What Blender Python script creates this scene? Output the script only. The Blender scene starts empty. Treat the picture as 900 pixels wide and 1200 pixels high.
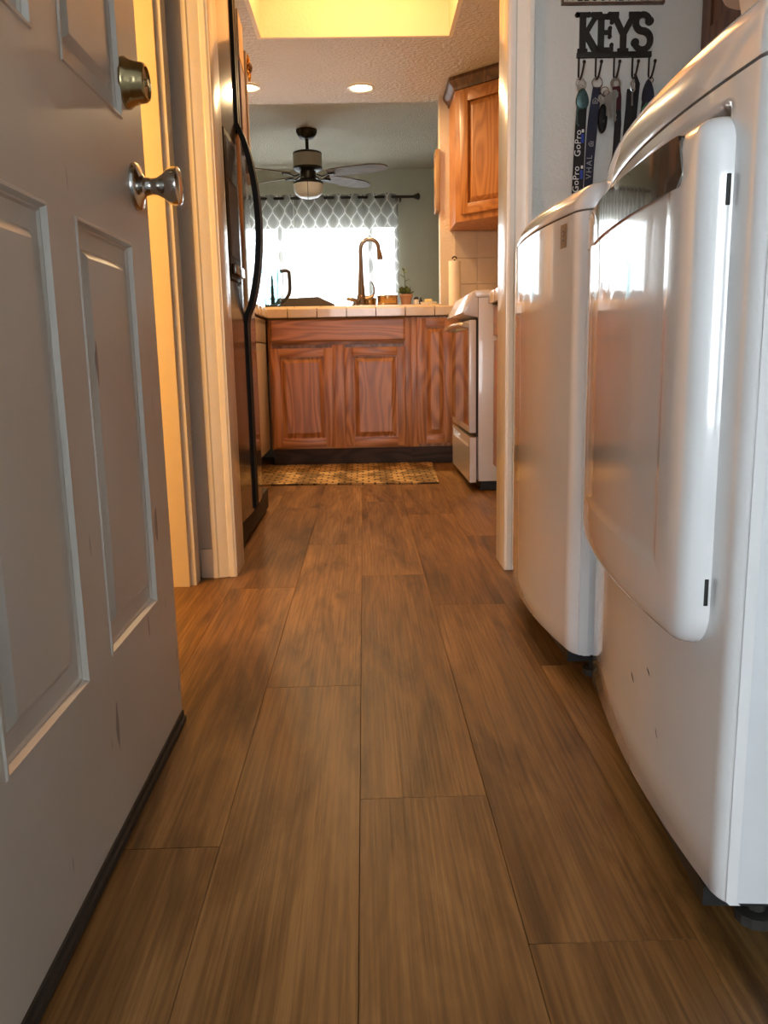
import bpy, bmesh, math, random
from mathutils import Matrix, Vector
random.seed(7)
PI = math.pi
S = bpy.context.scene
COL = S.collection

# ------------------------------------------------------------------ camera
cam = bpy.data.cameras.new('camera'); camo = bpy.data.objects.new('camera', cam); COL.objects.link(camo)
def _n(v):
    return Vector(v).normalized()
_f = 965.0
Yw = _n((426-450, 418-600, _f)); Dn = _n((100, (_f*_f-24*100)/182.0, _f)); Zw = -Dn; Xw = Yw.cross(Zw)
right = Vector((Xw.x, Yw.x, Zw.x)); down = Vector((Xw.y, Yw.y, Zw.y)); fwd = Vector((Xw.z, Yw.z, Zw.z))
M = Matrix.Identity(4)
for i in range(3):
    M[i][0] = right[i]; M[i][1] = -down[i]; M[i][2] = -fwd[i]
M[2][3] = 0.62
camo.matrix_world = M
cam.sensor_fit = 'VERTICAL'; cam.sensor_height = 36; cam.lens = _f/1200*36; cam.clip_start = .02
S.camera = camo

# ------------------------------------------------------------------ world, big lights, exposure
w = bpy.data.worlds.new('sky'); S.world = w; w.use_nodes = True
bg = w.node_tree.nodes['Background']; bg.inputs[0].default_value = (.86, .94, 1, 1); bg.inputs[1].default_value = 11.0
S.view_settings.view_transform = 'Standard'; S.view_settings.look = 'None'
S.view_settings.gamma = 1; S.view_settings.use_curve_mapping = False
S.view_settings.exposure = 0.1
WARM = (1, .46, .155)
def area(name, loc, size, power, col, rot=(0,0,0), shape='RECTANGLE', sy=None):
    l = bpy.data.lights.new(name, 'AREA'); l.shape = shape; l.size = size; l.size_y = sy or size
    l.energy = power; l.color = col
    o = bpy.data.objects.new(name, l); COL.objects.link(o); o.location = loc; o.rotation_euler = rot
    return o
def point(name, loc, r, power, col):
    l = bpy.data.lights.new(name, 'POINT'); l.shadow_soft_size = r; l.energy = power; l.color = col
    o = bpy.data.objects.new(name, l); COL.objects.link(o); o.location = loc
    return o
area('light_well_lamp', (0, 3.6, 2.44), .7, 22, WARM, sy=1.1)      # tubes of the kitchen light well
point('side_room_lamp', (-1.3, .98, 1.55), .12, 88, (1, .50, .13))   # lamp of the room behind the left doorway
DL = [(.021, 5.06), (-.625, 5.03), (.78, 2.9)]                        # recessed downlights

# ------------------------------------------------------------------ materials
MATS = {}
def nodes(name):
    m = bpy.data.materials.new(name); m.use_nodes = True
    nt = m.node_tree; b = nt.nodes['Principled BSDF']
    return m, nt, b
def N(nt, t, **kw):
    n = nt.nodes.new(t)
    for k, v in kw.items():
        if k.startswith('i_'): n.inputs[k[2:].replace('_', ' ')].default_value = v
        else: setattr(n, k, v)
    return n
def c4(c): return (c[0], c[1], c[2], 1)
def ramp(nt, stops):
    r = nt.nodes.new('ShaderNodeValToRGB'); e = r.color_ramp.elements
    e[0].position, e[0].color = stops[0][0], c4(stops[0][1]); e[1].position, e[1].color = stops[-1][0], c4(stops[-1][1])
    for p, c in stops[1:-1]:
        x = e.new(p); x.color = c4(c)
    return r
def coords(nt, scale, rand=True):
    tc = nt.nodes.new('ShaderNodeTexCoord'); mp = nt.nodes.new('ShaderNodeMapping'); mp.inputs['Scale'].default_value = scale
    if rand:
        oi = nt.nodes.new('ShaderNodeObjectInfo'); mul = N(nt, 'ShaderNodeMath', operation='MULTIPLY'); mul.inputs[1].default_value = 37.
        ad = N(nt, 'ShaderNodeVectorMath', operation='ADD')
        nt.links.new(oi.outputs['Random'], mul.inputs[0]); nt.links.new(tc.outputs['Object'], ad.inputs[0]); nt.links.new(mul.outputs[0], ad.inputs[1])
        nt.links.new(ad.outputs[0], mp.inputs['Vector'])
    else:
        nt.links.new(tc.outputs['Object'], mp.inputs['Vector'])
    return mp
def plain(name, col, rough=.5, metal=0., var=.05, vscale=20., bump=0., bscale=200., coat=0., spec=.5, trans=0., ior=1.45, emit=None, es=0.):
    """painted, plastic or metal surface with slight mottling"""
    m, nt, b = nodes(name); L = nt.links.new
    mp = coords(nt, (1, 1, 1))
    nz = N(nt, 'ShaderNodeTexNoise'); nz.inputs['Scale'].default_value = vscale; nz.inputs['Detail'].default_value = 4
    L(mp.outputs[0], nz.inputs['Vector'])
    r = ramp(nt, [(.3, [x*(1-var) for x in col]), (.7, [min(1, x*(1+var)) for x in col])])
    L(nz.outputs['Fac'], r.inputs[0]); L(r.outputs[0], b.inputs['Base Color'])
    b.inputs['Roughness'].default_value = rough; b.inputs['Metallic'].default_value = metal
    b.inputs['Coat Weight'].default_value = coat; b.inputs['Coat Roughness'].default_value = .04
    b.inputs['Specular IOR Level'].default_value = spec
    b.inputs['Transmission Weight'].default_value = trans; b.inputs['IOR'].default_value = ior
    if bump:
        n2 = N(nt, 'ShaderNodeTexNoise'); n2.inputs['Scale'].default_value = bscale; n2.inputs['Detail'].default_value = 3
        L(mp.outputs[0], n2.inputs['Vector'])
        bp = nt.nodes.new('ShaderNodeBump'); bp.inputs['Strength'].default_value = bump; bp.inputs['Distance'].default_value = .01
        L(n2.outputs['Fac'], bp.inputs['Height']); L(bp.outputs[0], b.inputs['Normal'])
    if emit:
        b.inputs['Emission Color'].default_value = c4(emit); b.inputs['Emission Strength'].default_value = es
    MATS[name] = m
    return m
def oak(name, axis, light, mid, dark, rough=.35, fig=1.):
    """oak with cathedral figure running along axis"""
    m, nt, b = nodes(name); L = nt.links.new
    sc = [1, 1, 1]; sc[axis] = .16
    mp = coords(nt, sc)
    nz = N(nt, 'ShaderNodeTexNoise'); nz.inputs['Scale'].default_value = 9*fig; nz.inputs['Detail'].default_value = 1.2; nz.inputs['Distortion'].default_value = .3
    L(mp.outputs[0], nz.inputs['Vector'])
    mu = N(nt, 'ShaderNodeMath', operation='MULTIPLY'); mu.inputs[1].default_value = 16
    fr = N(nt, 'ShaderNodeMath', operation='PINGPONG'); fr.inputs[1].default_value = 1
    L(nz.outputs['Fac'], mu.inputs[0]); L(mu.outputs[0], fr.inputs[0])
    sc2 = [160, 160, 160]; sc2[axis] = 5
    mp2 = coords(nt, sc2); n2 = N(nt, 'ShaderNodeTexNoise'); n2.inputs['Scale'].default_value = 1.; n2.inputs['Detail'].default_value = 2
    L(mp2.outputs[0], n2.inputs['Vector'])
    mx = N(nt, 'ShaderNodeMath', operation='MULTIPLY_ADD'); mx.inputs[1].default_value = .62
    hf = N(nt, 'ShaderNodeMath', operation='MULTIPLY'); hf.inputs[1].default_value = .55
    L(n2.outputs['Fac'], hf.inputs[0]); L(fr.outputs[0], mx.inputs[0]); L(hf.outputs[0], mx.inputs[2])
    r = ramp(nt, [(.20, [.45*a+.55*b for a, b in zip(dark, mid)]), (.40, [.2*a+.8*b for a, b in zip(dark, mid)]), (.52, mid), (.76, light)])
    L(mx.outputs[0], r.inputs[0]); L(r.outputs[0], b.inputs['Base Color'])
    b.inputs['Roughness'].default_value = rough
    bp = nt.nodes.new('ShaderNodeBump'); bp.inputs['Strength'].default_value = .12; bp.inputs['Distance'].default_value = .004
    L(n2.outputs['Fac'], bp.inputs['Height']); L(bp.outputs[0], b.inputs['Normal'])
    MATS[name] = m
    return m
def plank_mat():
    m, nt, b = nodes('vinyl_plank'); L = nt.links.new
    mp = coords(nt, (1, .14, 1)); big = N(nt, 'ShaderNodeTexNoise'); big.inputs['Scale'].default_value = 14; big.inputs['Detail'].default_value = 6; big.inputs['Roughness'].default_value = .62; big.inputs['Distortion'].default_value = .8
    L(mp.outputs[0], big.inputs['Vector'])
    mp2 = coords(nt, (190, 4, 190)); fine = N(nt, 'ShaderNodeTexNoise'); fine.inputs['Scale'].default_value = 1; fine.inputs['Detail'].default_value = 3
    L(mp2.outputs[0], fine.inputs['Vector'])
    mp3 = coords(nt, (6, 1.6, 6)); kn = N(nt, 'ShaderNodeTexNoise'); kn.inputs['Scale'].default_value = 1.; kn.inputs['Detail'].default_value = 6; kn.inputs['Roughness'].default_value = .7
    L(mp3.outputs[0], kn.inputs['Vector'])
    r = ramp(nt, [(.32, (.085, .042, .013)), (.44, (.200, .107, .036)), (.55, (.275, .154, .055)), (.70, (.38, .220, .085))])
    L(big.outputs['Fac'], r.inputs[0])
    rf = ramp(nt, [(.34, (.50, .47, .44)), (.60, (1.05, 1.05, 1.05))]); L(fine.outputs['Fac'], rf.inputs[0])
    rk = ramp(nt, [(.30, (.42, .36, .32)), (.40, (1, 1, 1))]); L(kn.outputs['Fac'], rk.inputs[0])
    m1 = N(nt, 'ShaderNodeMixRGB', blend_type='MULTIPLY'); m1.inputs[0].default_value = .8
    L(r.outputs[0], m1.inputs[1]); L(rf.outputs[0], m1.inputs[2])
    m2 = N(nt, 'ShaderNodeMixRGB', blend_type='MULTIPLY'); m2.inputs[0].default_value = .8
    L(m1.outputs[0], m2.inputs[1]); L(rk.outputs[0], m2.inputs[2])
    oi = nt.nodes.new('ShaderNodeObjectInfo'); rr = ramp(nt, [(0, (.74, .70, .66)), (1, (1.0, 1.0, 1.0))]); L(oi.outputs['Random'], rr.inputs[0])
    m3 = N(nt, 'ShaderNodeMixRGB', blend_type='MULTIPLY'); m3.inputs[0].default_value = 1
    L(m2.outputs[0], m3.inputs[1]); L(rr.outputs[0], m3.inputs[2]); L(m3.outputs[0], b.inputs['Base Color'])
    b.inputs['Roughness'].default_value = .42; b.inputs['Specular IOR Level'].default_value = .35
    bp = nt.nodes.new('ShaderNodeBump'); bp.inputs['Strength'].default_value = .25; bp.inputs['Distance'].default_value = .002
    L(fine.outputs['Fac'], bp.inputs['Height']); L(bp.outputs[0], b.inputs['Normal'])
    MATS['plank'] = m
def door_paint():
    m, nt, b = nodes('door_paint'); L = nt.links.new
    mp = coords(nt, (1, 1, 1), False)
    nz = N(nt, 'ShaderNodeTexNoise'); nz.inputs['Scale'].default_value = 3; nz.inputs['Detail'].default_value = 6; L(mp.outputs[0], nz.inputs['Vector'])
    r = ramp(nt, [(.3, (.52, .485, .425)), (.7, (.59, .555, .49))]); L(nz.outputs['Fac'], r.inputs[0])
    mps = coords(nt, (30, 38, 8), False); sc = N(nt, 'ShaderNodeTexNoise'); sc.inputs['Scale'].default_value = 1.; sc.inputs['Detail'].default_value = 1
    L(mps.outputs[0], sc.inputs['Vector'])
    rs = ramp(nt, [(.735, (0, 0, 0)), (.76, (1, 1, 1))]); L(sc.outputs['Fac'], rs.inputs[0])
    mx = N(nt, 'ShaderNodeMixRGB'); L(rs.outputs[0], mx.inputs[0]); L(r.outputs[0], mx.inputs[1]); mx.inputs[2].default_value = (.22, .19, .17, 1)
    L(mx.outputs[0], b.inputs['Base Color']); b.inputs['Roughness'].default_value = .34
    MATS['door_paint'] = m
def wall_mat(name, col, bump=.35, scale=60, rough=.55):
    m, nt, b = nodes(name); L = nt.links.new
    mp = coords(nt, (1, 1, 1), False)
    nz = N(nt, 'ShaderNodeTexNoise'); nz.inputs['Scale'].default_value = scale; nz.inputs['Detail'].default_value = 3; L(mp.outputs[0], nz.inputs['Vector'])
    n2 = N(nt, 'ShaderNodeTexNoise'); n2.inputs['Scale'].default_value = 2; L(mp.outputs[0], n2.inputs['Vector'])
    r = ramp(nt, [(.3, [x*.95 for x in col]), (.7, [min(1, x*1.04) for x in col])]); L(n2.outputs['Fac'], r.inputs[0]); L(r.outputs[0], b.inputs['Base Color'])
    b.inputs['Roughness'].default_value = rough
    bp = nt.nodes.new('ShaderNodeBump'); bp.inputs['Strength'].default_value = bump; bp.inputs['Distance'].default_value = .01
    rb = ramp(nt, [(.42, (0, 0, 0)), (.6, (1, 1, 1))]); L(nz.outputs['Fac'], rb.inputs[0])
    L(rb.outputs[0], bp.inputs['Height']); L(bp.outputs[0], b.inputs['Normal'])
    MATS[name] = m
def curtain_mat():
    m = bpy.data.materials.new('curtain_sheer'); m.use_nodes = True; nt = m.node_tree; L = nt.links.new
    for n in list(nt.nodes): nt.nodes.remove(n)
    out = nt.nodes.new('ShaderNodeOutputMaterial')
    tc = nt.nodes.new('ShaderNodeTexCoord'); sp = nt.nodes.new('ShaderNodeSeparateXYZ'); L(tc.outputs['UV'], sp.inputs[0])
    def mth(op, a, bb=None):
        n = N(nt, 'ShaderNodeMath', operation=op)
        for i, v in enumerate((a, bb)):
            if v is None: continue
            if isinstance(v, (int, float)): n.inputs[i].default_value = v
            else: L(v, n.inputs[i])
        return n.outputs[0]
    # ogee lattice: |sin| of u shifted by a sine in v; UV in metres
    u = mth('MULTIPLY', sp.outputs[0], PI/.075); v = mth('MULTIPLY', sp.outputs[1], 2*PI/.20)
    sv = mth('MULTIPLY', mth('SINE', v), .95)
    a1 = mth('ABSOLUTE', mth('SINE', mth('ADD', u, sv))); a2 = mth('ABSOLUTE', mth('SINE', mth('SUBTRACT', u, sv)))
    half = lambda q: mth('ABSOLUTE', mth('SINE', mth('MULTIPLY', q, .5)))
    b1 = half(mth('ADD', u, mth('MULTIPLY', sv, 1.65))); b2 = mth('ABSOLUTE', mth('COSINE', mth('MULTIPLY', mth('SUBTRACT', u, mth('MULTIPLY', sv, 1.65)), .5)))
    ln = mth('LESS_THAN', mth('MINIMUM', b1, b2), .2)
    inner = mth('LESS_THAN', mth('MINIMUM', b1, b2), .38)
    inner2 = mth('LESS_THAN', mth('MINIMUM', b1, b2), .30)
    white = mth('SUBTRACT', 1.0, mth('SUBTRACT', inner, inner2))
    mm = mth('MINIMUM', b1, b2)
    ring_ = mth('MULTIPLY', mth('GREATER_THAN', mm, .40), mth('LESS_THAN', mm, .56))
    pat = mth('MAXIMUM', mth('MULTIPLY', ln, 1.0), mth('MULTIPLY', ring_, .45))
    colr = N(nt, 'ShaderNodeMixRGB'); L(pat, colr.inputs[0]); colr.inputs[1].default_value = (.30, .285, .26, 1); colr.inputs[2].default_value = (.74, .72, .68, 1)
    d = nt.nodes.new('ShaderNodeBsdfDiffuse'); L(colr.outputs[0], d.inputs[0])
    t = nt.nodes.new('ShaderNodeBsdfTranslucent'); L(colr.outputs[0], t.inputs[0])
    tr = nt.nodes.new('ShaderNodeBsdfTransparent'); tr.inputs[0].default_value = (1, 1, 1, 1)
    m1 = nt.nodes.new('ShaderNodeMixShader'); m1.inputs[0].default_value = .45; L(d.outputs[0], m1.inputs[1]); L(t.outputs[0], m1.inputs[2])
    m2 = nt.nodes.new('ShaderNodeMixShader'); L(m1.outputs[0], m2.inputs[1]); L(tr.outputs[0], m2.inputs[2])
    op = N(nt, 'ShaderNodeMixRGB'); L(ln, op.inputs[0]); op.inputs[1].default_value = (.30, .30, .30, 1); op.inputs[2].default_value = (.14, .14, .14, 1)
    L(op.outputs[0], m2.inputs[0]); L(m2.outputs[0], out.inputs[0])
    MATS['curtain'] = m
def rug_mat():
    m, nt, b = nodes('woven_rug'); L = nt.links.new
    mp = coords(nt, (1, 1, 1), False)
    br = nt.nodes.new('ShaderNodeTexBrick'); br.inputs['Scale'].default_value = 1; br.inputs['Brick Width'].default_value = .06; br.inputs['Row Height'].default_value = .05
    br.inputs['Mortar Size'].default_value = .005; br.inputs['Color1'].default_value = (.55, .40, .18, 1); br.inputs['Color2'].default_value = (.30, .19, .07, 1); br.inputs['Mortar'].default_value = (.11, .08, .04, 1)
    L(mp.outputs[0], br.inputs['Vector'])
    ck = nt.nodes.new('ShaderNodeTexWave'); ck.wave_type = 'BANDS'; ck.bands_direction = 'X'; ck.inputs['Scale'].default_value = 1.55; ck.inputs['Distortion'].default_value = 5.; ck.inputs['Detail Scale'].default_value = 3.; L(mp.outputs[0], ck.inputs['Vector'])
    r = ramp(nt, [(.3, (.55, .5, .42)), (.7, (1.2, 1.15, 1.1))]); L(ck.outputs['Fac'], r.inputs[0])
    mx = N(nt, 'ShaderNodeMixRGB', blend_type='MULTIPLY'); mx.inputs[0].default_value = 1; L(br.outputs['Color'], mx.inputs[1]); L(r.outputs[0], mx.inputs[2])
    L(mx.outputs[0], b.inputs['Base Color']); b.inputs['Roughness'].default_value = .9
    bp = nt.nodes.new('ShaderNodeBump'); bp.inputs['Strength'].default_value = .5; bp.inputs['Distance'].default_value = .003; bp.invert = True
    L(br.outputs['Fac'], bp.inputs['Height']); L(bp.outputs[0], b.inputs['Normal'])
    MATS['rug'] = m
plank_mat(); door_paint(); curtain_mat(); rug_mat()
OL, OM, OD = (.53, .235, .075), (.40, .158, .043), (.095, .030, .008)
oak('oak_x', 0, OL, OM, OD); oak('oak_y', 1, OL, OM, OD); oak('oak_z', 2, OL, OM, OD)
HL, HM, HD = (.41, .170, .043), (.34, .128, .029), (.19, .060, .012)
oak('honey_x', 0, HL, HM, HD); oak('honey_z', 2, HL, HM, HD)
oak('dark_wood', 2, (.13, .06, .03), (.08, .035, .017), (.035, .015, .008), .4)
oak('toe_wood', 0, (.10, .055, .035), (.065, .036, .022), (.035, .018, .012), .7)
oak('frame_wood', 2, (.36, .22, .10), (.28, .16, .07), (.16, .08, .03), .5)
wall_mat('wall_white', (.64, .62, .57), .12, 110)
wall_mat('wall_kitchen', (.66, .56, .44), .2, 80)
wall_mat('ceiling_tex', (.56, .52, .46), .5, 45, .5)
wall_mat('well_paint', (.80, .72, .56), .1, 60)
wall_mat('dining_wall', (.60, .60, .48), .15, 70)
wall_mat('dining_ceiling_tex', (.66, .60, .46), .6, 90, .7)
wall_mat('unseen_garage_wall', (.66, .66, .66), .1, 30)
plain('trim_white', (.78, .765, .72), .22, var=.02, coat=.3)
plain('side_paint', (.76, .66, .46), .4, var=.02)
plain('concrete', (.30, .30, .30), .8, var=.15, vscale=6, bump=.2)
plain('subfloor', (.05, .03, .02), .9)
plain('appliance_white', (.80, .80, .80), .18, var=.01, coat=1., spec=.5)
plain('appliance_side', (.70, .72, .74), .35, var=.02)
plain('appliance_black', (.012, .012, .012), .5)
plain('smoke_mirror', (.17, .145, .12), .08, .55, var=.05, coat=1.)
plain('range_white', (.74, .71, .67), .22, var=.02, coat=.6)
plain('range_cream', (.62, .55, .44), .25, var=.02, coat=.4)
plain('oven_glass', (.20, .125, .085), .06, .25, var=.08, coat=1.)
plain('slate_metal', (.10, .09, .08), .2, .75, var=.05, coat=.4)
plain('slate_side', (.05, .045, .04), .4, .3)
plain('black_gloss', (.008, .0075, .007), .5, spec=.2)
plain('black_matte', (.015, .014, .013), .6)
plain('rubber', (.03, .027, .024), .75, bump=.1)
plain('nickel', (.52, .50, .46), .17, 1., var=.04)
plain('old_brass', (.42, .33, .17), .2, 1., var=.12)
plain('chrome', (.72, .72, .72), .12, 1.)
plain('bronze_nickel', (.24, .195, .155), .24, 1., var=.06)
plain('amber_metal', (.45, .28, .13), .22, .85, var=.2, vscale=40)
plain('tile_cream', (.70, .56, .36), .22, var=.05, vscale=30, coat=.5)
plain('grout', (.14, .10, .06), .9)
plain('splash_tile', (.52, .42, .31), .35, var=.06, vscale=14)
plain('paper_white', (.80, .74, .64), .9, bump=.15, bscale=300)
plain('iron_black', (.022, .019, .015), .55, .4, bump=.15)
plain('lanyard_black', (.014, .014, .016), .8, bump=.3, bscale=900)
plain('lanyard_navy', (.02, .024, .045), .8, bump=.3, bscale=900)
plain('lanyard_red', (.075, .014, .016), .8, bump=.3, bscale=900)
plain('print_white', (.75, .76, .76), .6)
plain('print_blue', (.02, .05, .35), .6)
plain('print_grey', (.35, .35, .36), .6)
plain('teal_glitter', (.05, .10, .10), .35, .3, var=.6, vscale=400)
plain('key_steel', (.52, .50, .45), .3, 1., var=.1)
plain('fob_black', (.008, .008, .008), .5, spec=.2)
plain('green_plastic', (.06, .20, .09), .4)
plain('sign_face', (.50, .48, .38), .7, var=.1)
plain('label_gold', (.26, .18, .09), .4, .2, var=.15, vscale=90)
plain('label_ink', (.03, .025, .02), .5)
plain('fan_bronze', (.030, .026, .020), .4, .6)
plain('fan_band', (.30, .29, .23), .5)
oak('fan_blade_wood', 0, (.22, .165, .105), (.18, .13, .08), (.11, .08, .05), .6)
plain('milk_glass', (.82, .80, .74), .3)
plain('window_frame', (.55, .56, .54), .4)
plain('teal_pitcher', (.62, .84, .87), .06, trans=1., ior=1.1)
plain('black_plastic', (.014, .014, .015), .4)
plain('terracotta', (.34, .19, .12), .8, var=.15)
plain('leaf', (.12, .17, .06), .6, var=.3)
plain('ceramic_white', (.70, .67, .60), .3)
plain('sponge', (.72, .58, .25), .9, bump=.5, bscale=300)
plain('chair_brown', (.075, .05, .035), .7, bump=.2)
plain('tub_plastic', (.68, .58, .54), .45, var=.03)
plain('note_paper', (.72, .55, .34), .8, var=.1)
plain('note_dark', (.10, .06, .05), .6)
plain('note_mauve', (.30, .18, .17), .6, var=.3)
plain('petal', (.80, .45, .05), .7, var=.15, vscale=80)
plain('steel_sink', (.45, .45, .45), .3, 1.)
plain('lamp_lens', (.9, .85, .75), .5, emit=(1, .80, .50), es=14.)
plain('tube_glow', (.9, .8, .6), .5, emit=(1, .66, .30), es=4.)
m_, nt_, b_ = nodes('pane_glass'); MATS['pane_glass'] = m_
for _nn in list(nt_.nodes):
    if _nn.type != 'OUTPUT_MATERIAL': nt_.nodes.remove(_nn)
_o = [q for q in nt_.nodes if q.type == 'OUTPUT_MATERIAL'][0]
_t = nt_.nodes.new('ShaderNodeBsdfTransparent'); _g = nt_.nodes.new('ShaderNodeBsdfGlossy'); _g.inputs['Roughness'].default_value = .02
_x = nt_.nodes.new('ShaderNodeMixShader'); _x.inputs[0].default_value = .06
nt_.links.new(_t.outputs[0], _x.inputs[1]); nt_.links.new(_g.outputs[0], _x.inputs[2]); nt_.links.new(_x.outputs[0], _o.inputs[0])

# ------------------------------------------------------------------ mesh helpers
ORG = {}
def tag(o, label=None, cat=None, group=None, kind=None):
    if label: o['label'] = label
    if cat: o['category'] = cat
    if group: o['group'] = group
    if kind: o['kind'] = kind
    return o
def thing(name, label, cat, loc, rotz=0., group=None, kind=None, local=False):
    o = bpy.data.objects.new(name, None); COL.objects.link(o); o.empty_display_size = .05
    o.location = loc; o.rotation_euler = (0, 0, rotz); ORG[o.name] = Vector((0, 0, 0)) if local else Vector(loc)
    return tag(o, label, cat, group, kind)
class G:
    def __init__(s): s.v = []; s.f = []
    def add(s, vs, fs):
        n = len(s.v); s.v += [tuple(p) for p in vs]; s.f += [tuple(i+n for i in q) for q in fs]; return s
    def box(s, x0, x1, y0, y1, z0, z1):
        return s.add([(x0,y0,z0),(x1,y0,z0),(x1,y1,z0),(x0,y1,z0),(x0,y0,z1),(x1,y0,z1),(x1,y1,z1),(x0,y1,z1)],
                     [(0,3,2,1),(4,5,6,7),(0,1,5,4),(1,2,6,5),(2,3,7,6),(3,0,4,7)])
    def prism(s, poly, axis, a, b):
        """poly: 2D points; axis = extrusion axis. remaining axes in order"""
        n = len(poly)
        def P(p, h):
            q = list(p); q.insert(axis, h); return q
        vs = [P(p, a) for p in poly] + [P(p, b) for p in poly]
        fs = [tuple(range(n)), tuple(range(2*n-1, n-1, -1))] + [(i, i+n, (i+1) % n + n, (i+1) % n) for i in range(n)]
        return s.add(vs, fs)
    def lathe(s, prof, o, axis=2, seg=24, cap=True):
        """prof: (radius, height) list along axis from origin o"""
        vs = []; fs = []; n = len(prof)
        for r, h in prof:
            for k in range(seg):
                a = 2*PI*k/seg; p = [r*math.cos(a), r*math.sin(a)]; p.insert(axis, h)
                vs.append((p[0]+o[0], p[1]+o[1], p[2]+o[2]))
        for i in range(n-1):
            for k in range(seg):
                k2 = (k+1) % seg; fs.append((i*seg+k, i*seg+k2, (i+1)*seg+k2, (i+1)*seg+k))
        if cap:
            fs.append(tuple(range(seg-1, -1, -1))); fs.append(tuple((n-1)*seg+k for k in range(seg)))
        return s.add(vs, fs)
    def tube(s, pts, rad, seg=10, flat=None, closed=False):
        """tube along pts; rad number or list; flat=(sx) squashes second axis"""
        pts = [Vector(p) for p in pts]; n = len(pts); rads = rad if isinstance(rad, (list, tuple)) else [rad]*n
        vs = []; fs = []; up = None
        for i, p in enumerate(pts):
            if closed: t = (pts[(i+1) % n]-pts[i-1])
            else: t = (pts[min(i+1, n-1)]-pts[max(i-1, 0)])
            t.normalize()
            if up is None:
                up = Vector((0, 0, 1)) if abs(t.z) < .9 else Vector((0, 1, 0))
            a = t.cross(up); a.normalize(); b = a.cross(t); b.normalize(); up = b
            for k in range(seg):
                q = 2*PI*k/seg
                vs.append(p + a*(rads[i]*math.cos(q)) + b*(rads[i]*math.sin(q)*(flat or 1)))
        m = n if closed else n-1
        for i in range(m):
            i2 = (i+1) % n
            for k in range(seg):
                k2 = (k+1) % seg; fs.append((i*seg+k, i*seg+k2, i2*seg+k2, i2*seg+k))
        if not closed:
            fs.append(tuple(range(seg-1, -1, -1))); fs.append(tuple((n-1)*seg+k for k in range(seg)))
        return s.add(vs, fs)
    def grid(s, P, flip=False):
        r = len(P); c = len(P[0]); fs = []
        for i in range(r-1):
            for j in range(c-1):
                q = (i*c+j, i*c+j+1, (i+1)*c+j+1, (i+1)*c+j); fs.append(q[::-1] if flip else q)
        return s.add([p for row in P for p in row], fs)
    def loops(s, Ls, cap=True, capfirst=False):
        """bridge closed loops of equal length"""
        n = len(Ls[0]); fs = []
        for i in range(len(Ls)-1):
            for k in range(n):
                k2 = (k+1) % n; fs.append((i*n+k, i*n+k2, (i+1)*n+k2, (i+1)*n+k))
        if cap: fs.append(tuple((len(Ls)-1)*n+k for k in range(n)))
        if capfirst: fs.append(tuple(range(n-1, -1, -1)))
        return s.add([p for l in Ls for p in l], fs)
    def build(s, name, mat, parent=None, bevel=0., smooth=False, seg=2, angle=35):
        c = Vector((0, 0, 0)); lo = Vector(s.v[0]); hi = Vector(s.v[0])
        for p in s.v:
            for i in range(3): lo[i] = min(lo[i], p[i]); hi[i] = max(hi[i], p[i])
        c = (lo+hi)/2
        if parent is None: c.z = lo.z
        me = bpy.data.meshes.new(name); me.from_pydata([tuple(Vector(p)-c) for p in s.v], [], s.f)
        bm = bmesh.new(); bm.from_mesh(me); bmesh.ops.recalc_face_normals(bm, faces=bm.faces)
        if bevel:
            es = [e for e in bm.edges if len(e.link_faces) == 2 and e.calc_face_angle(0) > .5]
            bmesh.ops.bevel(bm, geom=es, offset=bevel, segments=seg, affect='EDGES', profile=.6, clamp_overlap=True)
        bm.to_mesh(me); bm.free()
        if smooth or bevel:
            me.shade_smooth()
            try: me.set_sharp_from_angle(angle=math.radians(angle))
            except Exception: pass
        me.materials.append(MATS[mat] if isinstance(mat, str) else mat)
        o = bpy.data.objects.new(name, me); COL.objects.link(o); ORG[o.name] = c
        if parent is not None:
            o.parent = parent; o.location = c-ORG[parent.name]
        else: o.location = c
        return o
def B(*a): return G().box(*a)
def struct(o): o['kind'] = 'structure'; return o
def text_obj(txt, size, depth, mat, name, parent, mtx, align='CENTER', spacing=1.):
    """lettering as a mesh part; mtx maps text plane to the parent's frame (world unless local)"""
    cu = bpy.data.curves.new('t', 'FONT'); cu.body = txt; cu.size = size; cu.extrude = depth; cu.align_x = align; cu.align_y = 'CENTER'; cu.space_character = spacing; cu.resolution_u = 3
    t = bpy.data.objects.new('t', cu); me = bpy.data.meshes.new_from_object(t); bpy.data.objects.remove(t)
    g = G(); g.add([mtx @ v.co for v in me.vertices], [tuple(p.vertices) for p in me.polygons]); bpy.data.meshes.remove(me)
    return g.build(name, mat, parent)
def frame3(o, u, v):
    u = Vector(u).normalized(); v = Vector(v).normalized(); n = u.cross(v); m = Matrix.Identity(4)
    for i in range(3): m[i][0] = u[i]; m[i][1] = v[i]; m[i][2] = n[i]; m[i][3] = o[i]
    return m

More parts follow.
